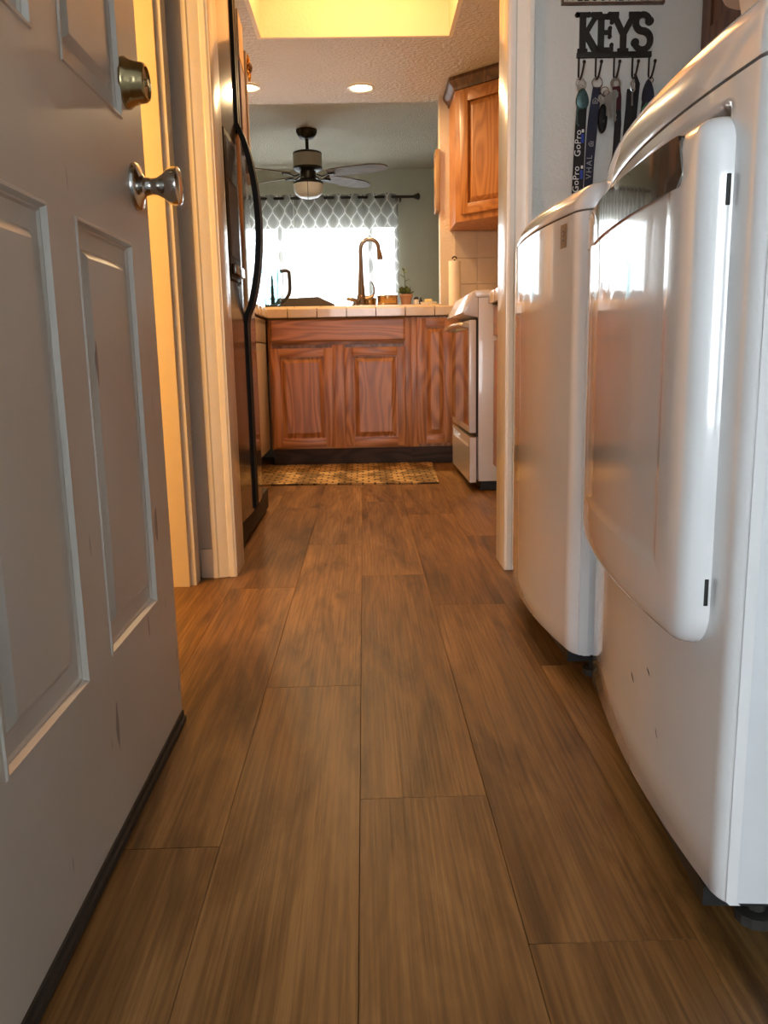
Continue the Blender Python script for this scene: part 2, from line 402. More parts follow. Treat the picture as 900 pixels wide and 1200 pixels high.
# ================================================================== SETTING
# floor with planks
fl = struct(B(-1.30, 1.25, .40, 5.36, -.03, -.0045).build('floor', 'subfloor'))
PW = .1813; X0 = -.0197; cache = {}
rowstart = {0: 1.079, 1: .775, -1: 1.494, -2: .973, 2: .35, -3: 1.3, 3: 1.15, -4: .7, -5: 1.0, -6: .5, 4: .6, 5: 1.3, 6: .9}
for r in range(-7, 7):
    xa = X0+r*PW; s0 = rowstart.get(r, .8)
    ys = [s0+1.22*k for k in range(-2, 6)]
    for k in range(len(ys)-1):
        a, b = max(ys[k], .40), min(ys[k+1], 5.36)
        if b-a < .03: continue
        key = round(b-a, 3)
        if key not in cache:
            g = B(-PW/2+.0003, PW/2-.0003, -(b-a)/2+.0004, (b-a)/2-.0004, -.0045, 0)
            o = g.build('floor_plank', 'plank', fl, bevel=.0004, seg=1); cache[key] = o.data
        else:
            o = bpy.data.objects.new('floor_plank', cache[key]); COL.objects.link(o); o.parent = fl
        o.location = Vector((xa+PW/2, (a+b)/2, -.00225))-ORG[fl.name]
# laundry walls
g = G(); g.box(-.62, -.50, .56, 1.50, 0, 2.30); g.box(-.62, -.50, 1.50, 2.245, 1.98, 2.30); g.box(-.62, -.50, 2.245, 2.33, 0, 2.30)
struct(g.build('wall_left', 'wall_white'))
g = G(); g.box(-1.32, -.392, 2.33, 2.45, 0, 2.46); g.box(.407, 1.25, 2.33, 2.45, 0, 2.46); g.box(-.392, .407, 2.33, 2.45, 1.98, 2.46)
struct(g.build('wall_partition', 'wall_white'))
struct(B(1.12, 1.25, .56, 2.33, 0, 2.30).build('wall_right', 'wall_white'))
g = G(); g.box(-2.6, -.385, .40, .56, 0, 2.30); g.box(.50, 1.25, .40, .56, 0, 2.30); g.box(-.385, .50, .40, .56, 1.99, 2.30)
struct(g.build('wall_front', 'wall_white'))
struct(B(-.62, 1.25, .40, 2.33, 2.30, 2.36).build('ceiling_laundry', 'ceiling_tex'))
# left side room
struct(B(-2.6, -.62, .56, 3.2, -.03, 0).build('floor_side_room', 'concrete'))
g = G(); g.box(-2.72, -2.6, .40, 3.3, 0, 2.36); g.box(-2.6, -1.32, 3.2, 3.3, 0, 2.36)
struct(g.build('wall_side_room', 'side_paint'))
struct(B(-2.6, -.62, .40, 3.3, 2.30, 2.36).build('ceiling_side_room', 'side_paint'))
# left doorway jamb + casing
t = struct(thing('trim_1', None, None, (-.56, 2.24, 0)))
B(-.635, -.497, 2.225, 2.2449, 0, 1.98).build('jamb', 'side_paint', t, bevel=.002)
g = G(); g.prism([(-.4999, 2.238), (-.482, 2.241), (-.4815, 2.295), (-.488, 2.304), (-.4999, 2.306)], 2, 0, 2.04); g.build('casing', 'trim_white', t)
B(-.4999, -.484, 1.42, 2.238, 1.98, 2.05).build('head_casing', 'trim_white', t)
B(-.635, -.497, 1.5, 1.515, 0, 1.98).build('jamb', 'side_paint', t)
B(-.4999, -.484, 1.435, 1.498, 0, 1.98).build('casing', 'trim_white', t)
# kitchen opening casing, left and right
def opening_trim(n, xj, sgn):
    t = struct(thing(n, None, None, (xj+sgn*.03, 2.38, 0)))
    xo = xj+sgn*.066
    # casing profile: thick outer back band, ogee to inner edge
    pr = [(xj+sgn*.002, 2.3299), (xj+sgn*.002, 2.319), (xj+sgn*.008, 2.3145), (xj+sgn*.020, 2.3145), (xj+sgn*.024, 2.318), (xj+sgn*.036, 2.312), (xj+sgn*.050, 2.309), (xj+sgn*.054, 2.305), (xo, 2.305), (xo, 2.3299)]
    G().prism(pr, 2, .002, 2.05).build('casing', 'trim_white', t, smooth=True, angle=25)
    B(min(xj, xj+sgn*.0128), max(xj, xj+sgn*.0128), 2.318, 2.462, .001, 1.97).build('jamb', 'trim_white', t, bevel=.0025)
    G().box(min(xj+sgn*.004, xo), max(xj+sgn*.004, xo), 2.4501, 2.464, .002, 2.05).build('casing', 'trim_white', t)
    return t
opening_trim('trim_2', -.379, -1); t3 = opening_trim('trim_3', .394, 1)
t = struct(thing('trim_4', None, None, (0, 2.38, 1.97))); B(-.379, .394, 2.318, 2.462, 1.97, 1.98).build('head_jamb', 'trim_white', t); B(-.44, .46, 2.308, 2.3299, 1.985, 2.05).build('head_casing', 'trim_white', t)
struct(B(-.4815, -.4455, 2.316, 2.3299, 0, .085).build('baseboard_left', 'trim_white', bevel=.002))
struct(B(.4605, 1.12, 2.316, 2.3299, 0, .085).build('baseboard_back', 'trim_white', bevel=.002))
# unseen garage behind the entry door, added to limit daylight; opening narrowed to suit
struct(B(-2.6, 2.6, -6.2, .40, -.12, -.04).build('floor_garage', 'concrete'))
struct(B(-.385, .50, .36, .56, -.04, -.001).build('threshold', 'rubber')) if False else None
g = G(); g.box(-2.72, -2.6, -6.2, .40, -.04, 2.6); g.box(2.6, 2.72, -6.2, .40, -.04, 2.6); g.box(-2.6, -2.35, -6.2, -6.1, -.04, 2.6); g.box(.7, 2.6, -6.2, -6.1, -.04, 2.6); g.box(-2.35, .7, -6.2, -6.1, 2.25, 2.6)
g.box(1.25, 2.6, .30, .40, -.04, 2.6)
struct(g.build('wall_unseen_garage', 'unseen_garage_wall'))
struct(B(-2.72, 2.72, -6.2, .40, 2.6, 2.7).build('ceiling_unseen_garage', 'unseen_garage_wall'))
# kitchen shell
CE = 2.13; WX0, WX1, WY0, WY1 = -.455, .447, 2.95, 4.31
struct(B(-1.32, -1.20, 2.45, 5.36, 0, 2.46).build('wall_kitchen_left', 'wall_kitchen'))
struct(B(1.13, 1.25, 2.45, 5.26, 0, 2.46).build('wall_kitchen_right', 'wall_kitchen'))
wa, wb, wc, wd_ = WX0-.02, WX1+.02, WY0-.02, WY1+.02
g = G(); g.box(-1.2, wa, 2.45, 5.36, CE, CE+.05); g.box(wb, 1.13, 2.45, 5.36, CE, CE+.05); g.box(wa, wb, 2.45, wc, CE, CE+.05); g.box(wa, wb, wd_, 5.36, CE, CE+.05)
struct(g.build('ceiling_kitchen', 'ceiling_tex'))
lw = struct(thing('ceiling_light_well', None, None, (0, 3.6, CE)))
g = G(); g.box(WX0-.02, WX0, WY0, WY1, CE, 2.47); g.box(WX1, WX1+.02, WY0, WY1, CE, 2.47); g.box(WX0-.02, WX1+.02, WY0-.02, WY0, CE, 2.47); g.box(WX0-.02, WX1+.02, WY1, WY1+.02, CE, 2.47); g.box(WX0-.02, WX1+.02, WY0-.02, WY1+.02, 2.47, 2.49)
g.build('well_lining', 'well_paint', lw)
g = G(); g.box(.487, 1.25, 5.26, 5.36, 0, 2.46); g.box(-1.2, -1.05, 5.26, 5.36, 0, CE); g.box(-1.05, .487, 5.26, 5.36, 0, .835); g.box(-1.2, .487, 5.30, 5.36, CE+.05, 2.46)
struct(g.build('wall_pass_through', 'wall_kitchen'))
# dining room
DC = 2.33
struct(B(-2.6, 2.6, 5.36, 8.2, -.03, 0).build('floor_dining', 'plank'))
struct(B(-2.6, 2.6, 5.36, 8.2, DC, DC+.1).build('ceiling_dining', 'dining_ceiling_tex'))
WXA, WXB, WZA, WZB = -1.75, .33, .55, 1.835
g = G(); g.box(-2.6, WXA, 8.1, 8.2, 0, DC); g.box(WXB, 2.6, 8.1, 8.2, 0, DC); g.box(WXA, WXB, 8.1, 8.2, 0, WZA); g.box(WXA, WXB, 8.1, 8.2, WZB, DC)
struct(g.build('wall_back', 'dining_wall'))
g = G(); g.box(-2.72, -2.6, 5.36, 8.2, 0, DC); struct(g.build('wall_dining_left', 'dining_wall'))
struct(B(2.6, 2.72, 5.36, 8.2, 0, DC).build('wall_dining_right', 'dining_wall'))
g = G(); g.box(-2.6, -1.32, 5.26, 5.36, 0, DC); g.box(1.25, 2.6, 5.26, 5.36, 0, DC); struct(g.build('wall_dining_front', 'dining_wall'))
wi = struct(thing('window_1', None, None, (-.7, 8.15, WZA)))
g = G(); g.box(WXA, WXB, 8.12, 8.18, WZA, WZA+.04); g.box(WXA, WXB, 8.12, 8.18, WZB-.02, WZB); g.box(WXA, WXA+.03, 8.12, 8.18, WZA+.04, WZB-.02); g.box(WXB-.012, WXB, 8.12, 8.18, WZA+.04, WZB-.02)
g.build('window_frame', 'window_frame', wi)
for x in (-.76, .09): B(x-.022, x+.022, 8.125, 8.175, WZA+.04, WZB-.02).build('mullion', 'window_frame', wi)
for a, b in ((WXA+.03, -.782), (-.738, .068), (.112, WXB-.012)): B(a, b, 8.148, 8.152, WZA+.04, WZB-.02).build('pane', 'pane_glass', wi)

# ================================================================== ENTRY DOOR (open at right angle, face at X=-.33)
DX = -.33; DT = .044
d = struct(thing('door_1', None, None, (DX-.02, .96, 0)))
y0, y1 = .572, 1.354; zb, zt = .022, 1.97
cols = [(.690, .920), (1.006, 1.243)]; rows = [(.250, .787), (.952, 1.50), (1.60, 1.85)]
g = G()
ye = [y0, cols[0][0], cols[0][1], cols[1][0], cols[1][1], y1]
for a, b in ((ye[0], ye[1]), (ye[2], ye[3]), (ye[4], ye[5])): g.box(DX-DT, DX, a, b, zb, zt)
ze = [zb, rows[0][0], rows[0][1], rows[1][0], rows[1][1], rows[2][0], rows[2][1], zt]
for a, b in cols:
    for k in (0, 2, 4, 6): g.box(DX-DT, DX, a, b, ze[k], ze[k+1])
bm_slab = g.build('slab', 'door_paint', d)
# drop the hidden internal faces so the slab shades as one sheet
def rect(a, b, z0, z1, ins, x):
    return [(x, a+ins, z0+ins), (x, b-ins, z0+ins), (x, b-ins, z1-ins), (x, a+ins, z1-ins)]
for a, b in cols:
    for z0, z1 in rows:
        prof = [(0, 0.), (.0015, .0018), (.0045, .0018), (.0075, -.0045), (.0095, -.0048), (.012, -.0075), (.032, -.0098), (.040, -.0035), (.043, -.0022)]
        Ls = [rect(a, b, z0, z1, i, DX+h) for i, h in prof]
        gg = G().loops(Ls); gg.loops([rect(a, b, z0, z1, i, DX-DT-h) for i, h in prof]); gg.build('panel', 'door_paint', d, smooth=True, angle=18)
sw = G().box(DX-DT-.003, DX+.003, y0+.004, y1-.001, .006, .0225).build('door_sweep', 'rubber', d)
G().box(DX+.003, DX+.007, y0+.01, y1-.003, .004, .013).build('sweep_fin', 'rubber', sw)
# knob: rosette, stem and flared round knob (lathe along X)
ky, kz = 1.288, .872
k = G().lathe([(.034, 0), (.034, .004), (.031, .008), (.020, .011), (.013, .016), (.0115, .026), (.0125, .033), (.018, .042), (.025, .050), (.0275, .058), (.027, .064), (.022, .067), (.008, .068)], (DX, ky, kz), 0, 32).build('knob', 'nickel', d, smooth=True, angle=50)
G().lathe([(.034, 0), (.034, -.004), (.02, -.011), (.0115, -.026), (.018, -.042), (.0275, -.058), (.022, -.067), (.008, -.068)], (DX-DT, ky, kz), 0, 24).build('knob', 'nickel', d, smooth=True)
db = G().lathe([(.034, 0), (.0345, .004), (.030, .011), (.0275, .020), (.0265, .028), (.0235, .032), (.021, .0325), (.0205, .030), (.004, .030)], (DX, 1.270, 1.008), 0, 32).build('deadbolt', 'old_brass', d, smooth=True, angle=40)
B(DX+.0295, DX+.0335, 1.266, 1.274, 1.004, 1.012).build('key_slot', 'old_brass', db)
G().lathe([(.034, 0), (.034, -.008), (.018, -.012), (.006, -.02)], (DX-DT, 1.270, 1.008), 0, 24).build('deadbolt', 'old_brass', d, smooth=True)
B(DX-DT+.008, DX-.008, y1, y1+.0015, kz-.028, kz+.028).build('latch_plate', 'nickel', d)
for z in (.25, 1.0, 1.75): G().lathe([(.006, -.04), (.006, .04)], (DX-DT-.004, y0-.006, z), 2, 10).build('hinge', 'nickel', d)

# ================================================================== DRYER AND WASHER
def bowed(half, q, r, n=40, x0=0., off=0., y_off=0., back=.03):
    """front outline from near back corner round the bowed front to the far back corner, as (x,y)"""
    P = []
    def bow(y): return q*y*y
    xe = bow(half-r)
    P.append((back, -half))
    for i in range(7):
        a = PI/2*i/6; P.append((xe+r*.9-(r*.9)*math.sin(a)+ (0), -half+r-r*math.cos(a)))
    for i in range(1, n):
        y = -(half-r)+2*(half-r)*i/n; P.append((bow(y), y))
    for i in range(7):
        a = PI/2*(1-i/6); P.append((xe+r*.9-(r*.9)*math.sin(a), half-r+r*math.cos(a)))
    P.append((back, half))
    return [(x-off+x0, y) for x, y in P]
def rrect(a, b, z0, z1, r, ins, n=8, m=14):
    """rounded rectangle points (y,z), straight sides subdivided; r = corner radii (bl, br, tr, tl)"""
    a += ins; b -= ins; z0 += ins; z1 -= ins; r = [max(.004, q-ins) for q in r]
    C = [(a+r[0], z0+r[0], r[0], PI), (b-r[1], z0+r[1], r[1], 1.5*PI), (b-r[2], z1-r[2], r[2], 0), (a+r[3], z1-r[3], r[3], .5*PI)]
    P = []
    for i, (cy, cz, rr, a0) in enumerate(C):
        arc = [(cy+rr*math.cos(a0+PI/2*k/n), cz+rr*math.sin(a0+PI/2*k/n)) for k in range(n+1)]
        P += arc
        nx = C[(i+1) % 4]; e = (nx[0]+nx[2]*math.cos(nx[3]), nx[1]+nx[2]*math.sin(nx[3])); s = arc[-1]
        P += [(s[0]+(e[0]-s[0])*k/m, s[1]+(e[1]-s[1])*k/m) for k in range(1, m)]
    return P
def console_rings(outline, prof):
    """stack of outlines; prof: (z, inset) with inset pushing the front back along +x and sides in"""
    R = []
    for z, ins in prof:
        R.append([(x+ins*(1-max(0, x)/.72), y*(1-ins*.25), z) for x, y in outline])
    return R

def make_dryer():
    H, Q = .335, .225
    t = thing('dryer', 'white clothes dryer with large bowed door and smoked grey handle strip, nearest on the right', 'dryer', (.351, 1.08, 0), -math.atan(.08), local=True)
    bow = lambda y: Q*y*y
    # side/back cabinet
    B(.034, .70, -H+.0015, H-.0015, .062, .868).build('cabinet', 'appliance_side', t, bevel=.004)
    # front panel with finger scoop above the door
    out = bowed(H, Q, .024, 60, back=.0325)
    zs = [.062, .066, .12, .2, .3, .4, .5, .6, .7, .76]+[.765+.0035*i for i in range(29)]+[.866]
    def sm(x): x = max(0, min(1, x)); return x*x*(3-2*x)
    rows_ = []
    for z in zs:
        row = []
        for i, (x, y) in enumerate(out):
            dd = 0
            if 1 < i < len(out)-2:
                dd = .030*sm((.852-z)/.022)*sm((z-.768)/.02)*sm((y+.268)/.022)*sm((.275-y)/.022)
            rd = .004 if z == .062 else 0
            row.append((x+dd+rd, y, z))
        rows_.append(row)
    G().grid(rows_).build('front_panel', 'appliance_white', t, smooth=True, angle=60)
    # door: raised rounded slab following the bow
    R = (.045, .045, .03, .03); T = .027
    a, b, z0, z1 = -.282, .290, .312, .836
    prof = [(0, -.002), (0, .006), (.0015, .013), (.004, .018), (.008, .0225), (.014, .0255), (.022, T), (.034, T+.0005), (.075, T+.001), (.078, T+.0006), (.084, T-.0008), (.090, T-.0015), (.094, T-.0016)]
    Ls = []
    for ins, h in prof:
        Ls.append([(bow(y)-h, y, z) for y, z in rrect(a, b, z0, z1-(.0 if ins < .03 else .052-ins), R, ins)])
    ins, h = prof[-1]; base = rrect(a, b, z0, z1-.052+ins, R, ins); cy = (a+b)/2; cz = (z0+z1-.055)/2
    for s_ in (.8, .6, .4, .2, .05):
        Ls.append([(bow(cy+(y-cy)*s_)-h, cy+(y-cy)*s_, cz+(z-cz)*s_) for y, z in base])
    dr = G().loops(Ls).build('door', 'appliance_white', t, smooth=True, angle=50)
    # smoked mirror handle strip across the top of the door
    poly = rrect(-.238, .284, .779, .829, (.016, .004, .004, .005), 0, 6, 26)
    def sl(y, z): return y+(z-.779)*.28*max(0, min(1, (-y)/.238))
    f1 = [(bow(y)-T-.0016, sl(y, z), z) for y, z in poly]; f0 = [(bow(y)-T+.006, sl(y, z), z) for y, z in poly]
    # cap with strips so it follows the bow
    gg = G().loops([f0, f1], cap=False)
    nY = 40; top = []; bot = []
    ys = [p[1] for p in f1]
    ya, yb = min(ys), max(ys)
    def zr(y):
        zsr = []
        n = len(f1)
        for i in range(n):
            p, q = f1[i], f1[(i+1) % n]
            if (p[1]-y)*(q[1]-y) <= 0 and abs(p[1]-q[1]) > 1e-9:
                tt = (y-p[1])/(q[1]-p[1]); zsr.append(p[2]+(q[2]-p[2])*tt)
        return (min(zsr), max(zsr)) if zsr else (.8, .8)
    rows2 = []
    for i in range(nY+1):
        y = ya+1e-5+(yb-ya-2e-5)*i/nY; lo, hi = zr(y); rows2.append([(bow(y)-T-.0016, y, lo+(hi-lo)*k/2) for k in range(3)])
    gg.grid(rows2)
    gg.build('handle_strip', 'smoke_mirror', dr, smooth=True, angle=40)
    for z0_, z1_ in ((.752, .780), (.364, .392)):
        B(bow(-.282)-.0065, bow(-.282)-.0025, -.2834, -.279, z0_, z1_).build('hinge_slot', 'black_matte', dr, bevel=.0008)
    # console and top
    o2 = bowed(H, Q, .026, 60, back=.70)
    rings = console_rings(o2, [(.8695, .006), (.8700, .001), (.8725, 0), (.905, .001), (.915, .003), (.921, .008), (.9235, .016), (.928, .045), (.942, .10), (.944, .14)])
    G().loops(rings, capfirst=True).build('console', 'appliance_white', t, smooth=True, angle=50)
    B(.02, .69, -H+.03, H-.03, .040, .0615).build('base_pan', 'appliance_black', t)
    for x in (.09, .62):
        for y in (-.27, .27): G().lathe([(.022, 0), (.022, .012), (.010, .014), (.010, .0405)], (x, y, 0), 2, 12).build('foot', 'rubber', t)
    # scuffs of bare metal on the lower front panel
    for y, z, ln in ((-.125, .225, .016), (-.06, .19, .012), (-.16, .16, .006)):
        G().prism([(y, z), (y+ln, z+.006), (y+ln, z+.010), (y+.003, z+.004)], 0, bow(y)-.0006, bow(y)+.0005).build('chip', 'black_matte', t)
    return t
def make_washer():
    H, Q = .325, .285
    t = thing('washer', 'white bow-front clothes washer with small gold sticker, standing beyond the dryer', 'washer', (.349, 1.785, 0), -.005, local=True)
    bow = lambda y: Q*y*y
    B(.042, .68, -H+.001, H-.001, .060, .858).build('cabinet', 'appliance_side', t, bevel=.004)
    out = bowed(H, Q, .040, 50, back=.045)
    rows_ = [[(x+(.006 if z < .061 else 0), y, z) for x, y in out] for z in (.060, .066, .1, .3, .5, .7, .85, .8575)]
    fp = G().grid(rows_).build('front_panel', 'appliance_white', t, smooth=True, angle=60)
    o2 = bowed(H, Q, .042, 50, back=.68)
    rings = console_rings(o2, [(.8605, .008), (.8612, .0015), (.864, 0), (.882, .004), (.893, .010), (.9, .018), (.905, .03), (.912, .06), (.922, .11), (.924, .15)])
    G().loops(rings, capfirst=True).build('lid_frame', 'appliance_white', t, smooth=True, angle=50)
    st = G()
    ya, yb = -.262, -.232
    st.grid([[(bow(y)-.0008, y, z) for y in (ya, (ya+yb)/2, yb)] for z in (.805, .846)])
    lb = st.build('warranty_sticker', 'label_gold', fp)
    text_obj('10', .024, .0002, 'label_ink', 'sticker_print', lb, frame3((bow(-.247)-.0014, -.247, .824), (0, 0, 1), (0, 1, 0)) @ Matrix.Diagonal((1, 1, 1, 1)))
    B(.03, .67, -H+.03, H-.03, .038, .0595).build('base_pan', 'appliance_black', t)
    for x in (.09, .60):
        for y in (-.26, .26): G().lathe([(.022, 0), (.022, .012), (.010, .014), (.010, .0385)], (x, y, 0), 2, 12).build('foot', 'rubber', t)
    return t
make_dryer(); make_washer()

# plastic tub on the dryer
t = thing('laundry_tub', 'pale pink plastic tub with flared rim standing on top of the dryer', 'tub', (.72, 1.02, .945))
def rr2(cx, cy, hx, hy, r, z):
    return [(cx+y, cy+q, z) for y, q in rrect(-hx, hx, -hy, hy, (r,)*4, 0, 5, 4)]
cx, cy = .70, 1.06
G().loops([rr2(cx, cy, .150, .140, .03, .9455), rr2(cx, cy, .162, .152, .03, .955), rr2(cx, cy, .185, .175, .04, 1.085), rr2(cx, cy, .181, .171, .04, 1.085), rr2(cx, cy, .158, .148, .03, .96)], capfirst=True).build('tub_body', 'tub_plastic', t, smooth=True)
G().loops([rr2(cx, cy, .184, .174, .04, 1.082), rr2(cx, cy, .200, .190, .045, 1.086), rr2(cx, cy, .203, .193, .045, 1.094), rr2(cx, cy, .198, .188, .045, 1.098), rr2(cx, cy, .181, .171, .04, 1.094)], cap=False).build('rim', 'tub_plastic', t, smooth=True)

# dark wall cabinet over the machines
t = thing('wall_cabinet', 'dark stained wooden wall cabinet on the right wall above the washer', 'cabinet', (1.0, 1.9, 1.41))
B(.915, 1.119, 1.30, 2.3155, 1.365, 2.15).build('body', 'dark_wood', t, bevel=.002)
for a, b in ((1.305, 1.80), (1.806, 2.311)):
    dd = G(); dd.box(.897, .9145, a, a+.055, 1.37, 2.145); dd.box(.897, .9145, b-.055, b, 1.37, 2.145); dd.box(.897, .9145, a+.055, b-.055, 1.37, 1.425); dd.box(.897, .9145, a+.055, b-.055, 2.09, 2.145)
    dd = dd.build('door', 'dark_wood', t)
    B(.903, .9145, a+.055, b-.055, 1.425, 2.09).build('panel', 'dark_wood', dd)

# ================================================================== KEY WALL (face Y=2.33)
KY = 2.3298
t = thing('key_rack', 'black iron key rack with KEYS lettering and five hooks on the white wall', 'key rack', (.675, KY, 1.38))
def bar2(p, q, wd): 
    p = Vector(p); q = Vector(q); n = (q-p).normalized(); m = Vector((-n.y, n.x))*wd/2
    return [tuple(p+m), tuple(p-m), tuple(q-m), tuple(q+m)]
def strokes(segs, balls=()):
    g = G()
    for i, (p, q, wd) in enumerate(segs):
        g.prism(bar2(p, q, wd), 1, KY-.0085-.0001*i, KY-.0035)
    for i, (x, z, r) in enumerate(balls):
        g.lathe([(r, KY-.0086-.0001*i), (r, KY-.0035)], (x, 0, z), 1, 14)
    return g
ZB, ZT = 1.389, 1.484; WS = .0165
def serif(x, z, w=.034): return ((x-w/2, z), (x+w/2, z), .011)
# K
x = .590
strokes([((x, ZB), (x, ZT), WS), serif(x, ZT-.004), ((x+.004, ZB+.040), (x+.036, ZT-.004), .013), ((x+.008, ZB+.046), (x+.038, ZB), .0165), serif(x+.034, ZT-.004, .026), serif(x, ZB+.004, .026)], [(x-.015, ZT-.004, .0062), (x+.015, ZT-.004, .0062), (x+.045, ZT-.004, .006)]).build('letter_k', 'iron_black', t)
x = .638
strokes([((x, ZB), (x, ZT-.004), WS), ((x-.012, ZT-.009), (x+.030, ZT-.009), .012), ((x, ZB+.048), (x+.022, ZB+.048), .010), ((x-.008, ZB+.006), (x+.030, ZB+.006), .012), ((x+.028, ZT-.008), (x+.028, ZT-.022), .009), ((x+.028, ZB+.004), (x+.028, ZB+.018), .009), ((x+.023, ZB+.038), (x+.023, ZB+.058), .008)], [(x+.028, ZT-.022, .0058), (x+.028, ZB+.018, .0052), (x+.023, ZB+.038, .0052), (x+.023, ZB+.058, .0052)]).build('letter_e', 'iron_black', t)
x = .6965
strokes([((x, ZB), (x, ZB+.048), WS), ((x, ZB+.042), (x-.026, ZT-.004), .0145), ((x, ZB+.042), (x+.026, ZT-.004), .0145), serif(x-.026, ZT-.004, .026), serif(x+.026, ZT-.004, .026), serif(x, ZB+.004, .028)], [(x-.038, ZT-.004, .006), (x+.038, ZT-.004, .006)]).build('letter_y', 'iron_black', t)
# S from a thick swept ribbon
cxs = .747; pts = []
for k in range(15): a = math.radians(20+k*250/14*1.0); pts.append((cxs+.0185*math.cos(a), ZB+.0705+.0195*math.sin(a)))
for k in range(16): a = math.radians(90-k*250/15); pts.append((cxs+.0205*math.cos(a), ZB+.0285+.0225*math.sin(a)))
g = G(); n = len(pts); L_, R_ = [], []
for i in range(n):
    a = Vector(pts[max(0, i-1)]); b = Vector(pts[min(n-1, i+1)]); d_ = (b-a).normalized(); nn = Vector((-d_.y, d_.x)); wd = .0066+.0018*math.sin(PI*i/(n-1)); p = Vector(pts[i])
    L_.append(p+nn*wd); R_.append(p-nn*wd)
g.loops([[(p.x, KY-.0087, p.y) for p in L_+R_[::-1]], [(p.x, KY-.0035, p.y) for p in L_+R_[::-1]]], cap=False)
for i in range(n-1):
    for yy in (KY-.0087, KY-.0035): g.add([(L_[i].x, yy, L_[i].y), (R_[i].x, yy, R_[i].y), (R_[i+1].x, yy, R_[i+1].y), (L_[i+1].x, yy, L_[i+1].y)], [(0, 1, 2, 3)])
for i, (px, pz, r) in enumerate(((pts[0][0], pts[0][1]-.003, .0105), (pts[-1][0], pts[-1][1]+.002, .0105))): g.lathe([(r, KY-.009-.0002*i), (r, KY-.0035)], (px, 0, pz), 1, 16)
g.build('letter_s', 'iron_black', t)
B(.576, .772, KY-.010, KY, 1.377, 1.3905).build('rail', 'iron_black', t, bevel=.001)
HX = [.5815, .6265, .6745, .7230, .7665]
for hx in HX:
    g = G(); g.tube([(hx, KY-.006, 1.378), (hx, KY-.006, 1.333), (hx+.001, KY-.008, 1.326), (hx+.002, KY-.016, 1.3225), (hx+.003, KY-.024, 1.327), (hx+.005, KY-.028, 1.338), (hx+.007, KY-.031, 1.352), (hx+.0075, KY-.032, 1.358)], .0026, 8)
    g.lathe([(.0005, -.0045), (.003, -.004), (.0045, 0), (.003, .004), (.0005, .0045)], (hx+.0075, KY-.032, 1.359), 2, 10, cap=False)
    g.build('hook', 'iron_black', t, smooth=True)
def ring(g, c, r, rr=.0014, tilt=0.):
    g.tube([(c[0]+r*math.cos(a), c[1]+tilt*r*math.cos(a), c[2]+r*math.sin(a)) for a in [2*PI*k/20 for k in range(20)]], rr, 6, closed=True); return g
def strap(path, wd, th=.0018):
    """flat band hanging along path of (x,y,z), width along x"""
    Ls = []
    n = len(path)
    for i, p in enumerate(path):
        a = Vector(path[max(0, i-1)]); b = Vector(path[min(n-1, i+1)]); d_ = b-a; dx = Vector((d_.x, 0, d_.z)).normalized(); wv = Vector((-dx.z, 0, dx.x)) if dx.z < 0 else Vector((dx.z, 0, -dx.x))
        w_ = wd[i] if isinstance(wd, (list, tuple)) else wd
        P = Vector(p); Ls.append([P-wv*w_/2+Vector((0, -th/2, 0)), P+wv*w_/2+Vector((0, -th/2, 0)), P+wv*w_/2+Vector((0, th/2, 0)), P-wv*w_/2+Vector((0, th/2, 0))])
    return G().loops(Ls, cap=True, capfirst=True)
def keyshape(g, x, y, z, L, ang=0., wb=.011):
    """key hanging down from (x,z): round bow and toothed blade"""
    c, s_ = math.cos(ang), math.sin(ang)
    P = [(-.004, 0), (-wb, -.006), (-wb, -.016), (-.004, -.023), (-.004, -L), (.000, -L-.003), (.003, -L+.002), (.0015, -L+.008), (.004, -L+.012), (.002, -L+.018), (.004, -.023), (wb, -.016), (wb, -.006), (.004, 0)]
    g.prism([(x+px*c-pz*s_, z+px*s_+pz*c) for px, pz in P], 1, y-.001, y+.001); return g
YF = KY-.026; YS = KY-.012
HZ = 1.3255
# 1: teal keyring + black lanyard with white lettering
t = thing('lanyard', 'black lanyard with white GoPro lettering hanging from first hook of key rack', 'lanyard', (.588, KY-.02, 1.04))
xa = .5875
g = ring(G(), (HX[0]+.003, KY-.016, 1.314), .0115); ring(g, (HX[0]+.004, KY-.017, 1.300), .008); g.build('ring', 'key_steel', t, smooth=True)
sb = strap([(xa+.003, KY-.017, 1.292), (xa+.002, KY-.016, 1.255), (xa, KY-.014, 1.20), (xa-.002, KY-.013, 1.12), (xa-.004, KY-.012, 1.04), (xa-.005, KY-.011, .99)], [.020, .027, .028, .029, .030, .030]).build('strap', 'lanyard_black', t)
for zc in (1.165, 1.075):
    text_obj('GoPro', .0235, .0003, 'print_white', 'print', sb, frame3((xa-.0055-(1.165-zc)*.03, KY-.0158+(1.165-zc)*.018, zc), (.02, 0, 1), (-1, 0, .02)), spacing=1.05)
    B(xa+.004, xa+.0095, KY-.0165+(1.165-zc)*.018, KY-.0145+(1.165-zc)*.018, zc+.027, zc+.0345).build('print', 'print_white', sb)
    B(xa+.002, xa+.0095, KY-.0163+(1.165-zc)*.018, KY-.0145+(1.165-zc)*.018, zc+.001, zc+.023).build('print', 'print_blue', sb)
t = thing('keychain', 'glittery teal keychain tag hanging over the black GoPro lanyard', 'keychain', (.589, KY-.022, 1.235))
G().loops([[(.5885+a*.017*s_, KY-.0235-h, 1.272+b_*.027*s_) for a, b_ in [(math.cos(2*PI*k/18)*(1-.25*math.sin(2*PI*k/18)), math.sin(2*PI*k/18)) for k in range(18)]] for s_, h in ((.9, -.004), (1, 0), (.9, .004), (.5, .006))], capfirst=True).build('tag', 'teal_glitter', t, smooth=True)
g = ring(G(), (.5875, KY-.0235, 1.307), .011); g.build('ring', 'key_steel', t, smooth=True)
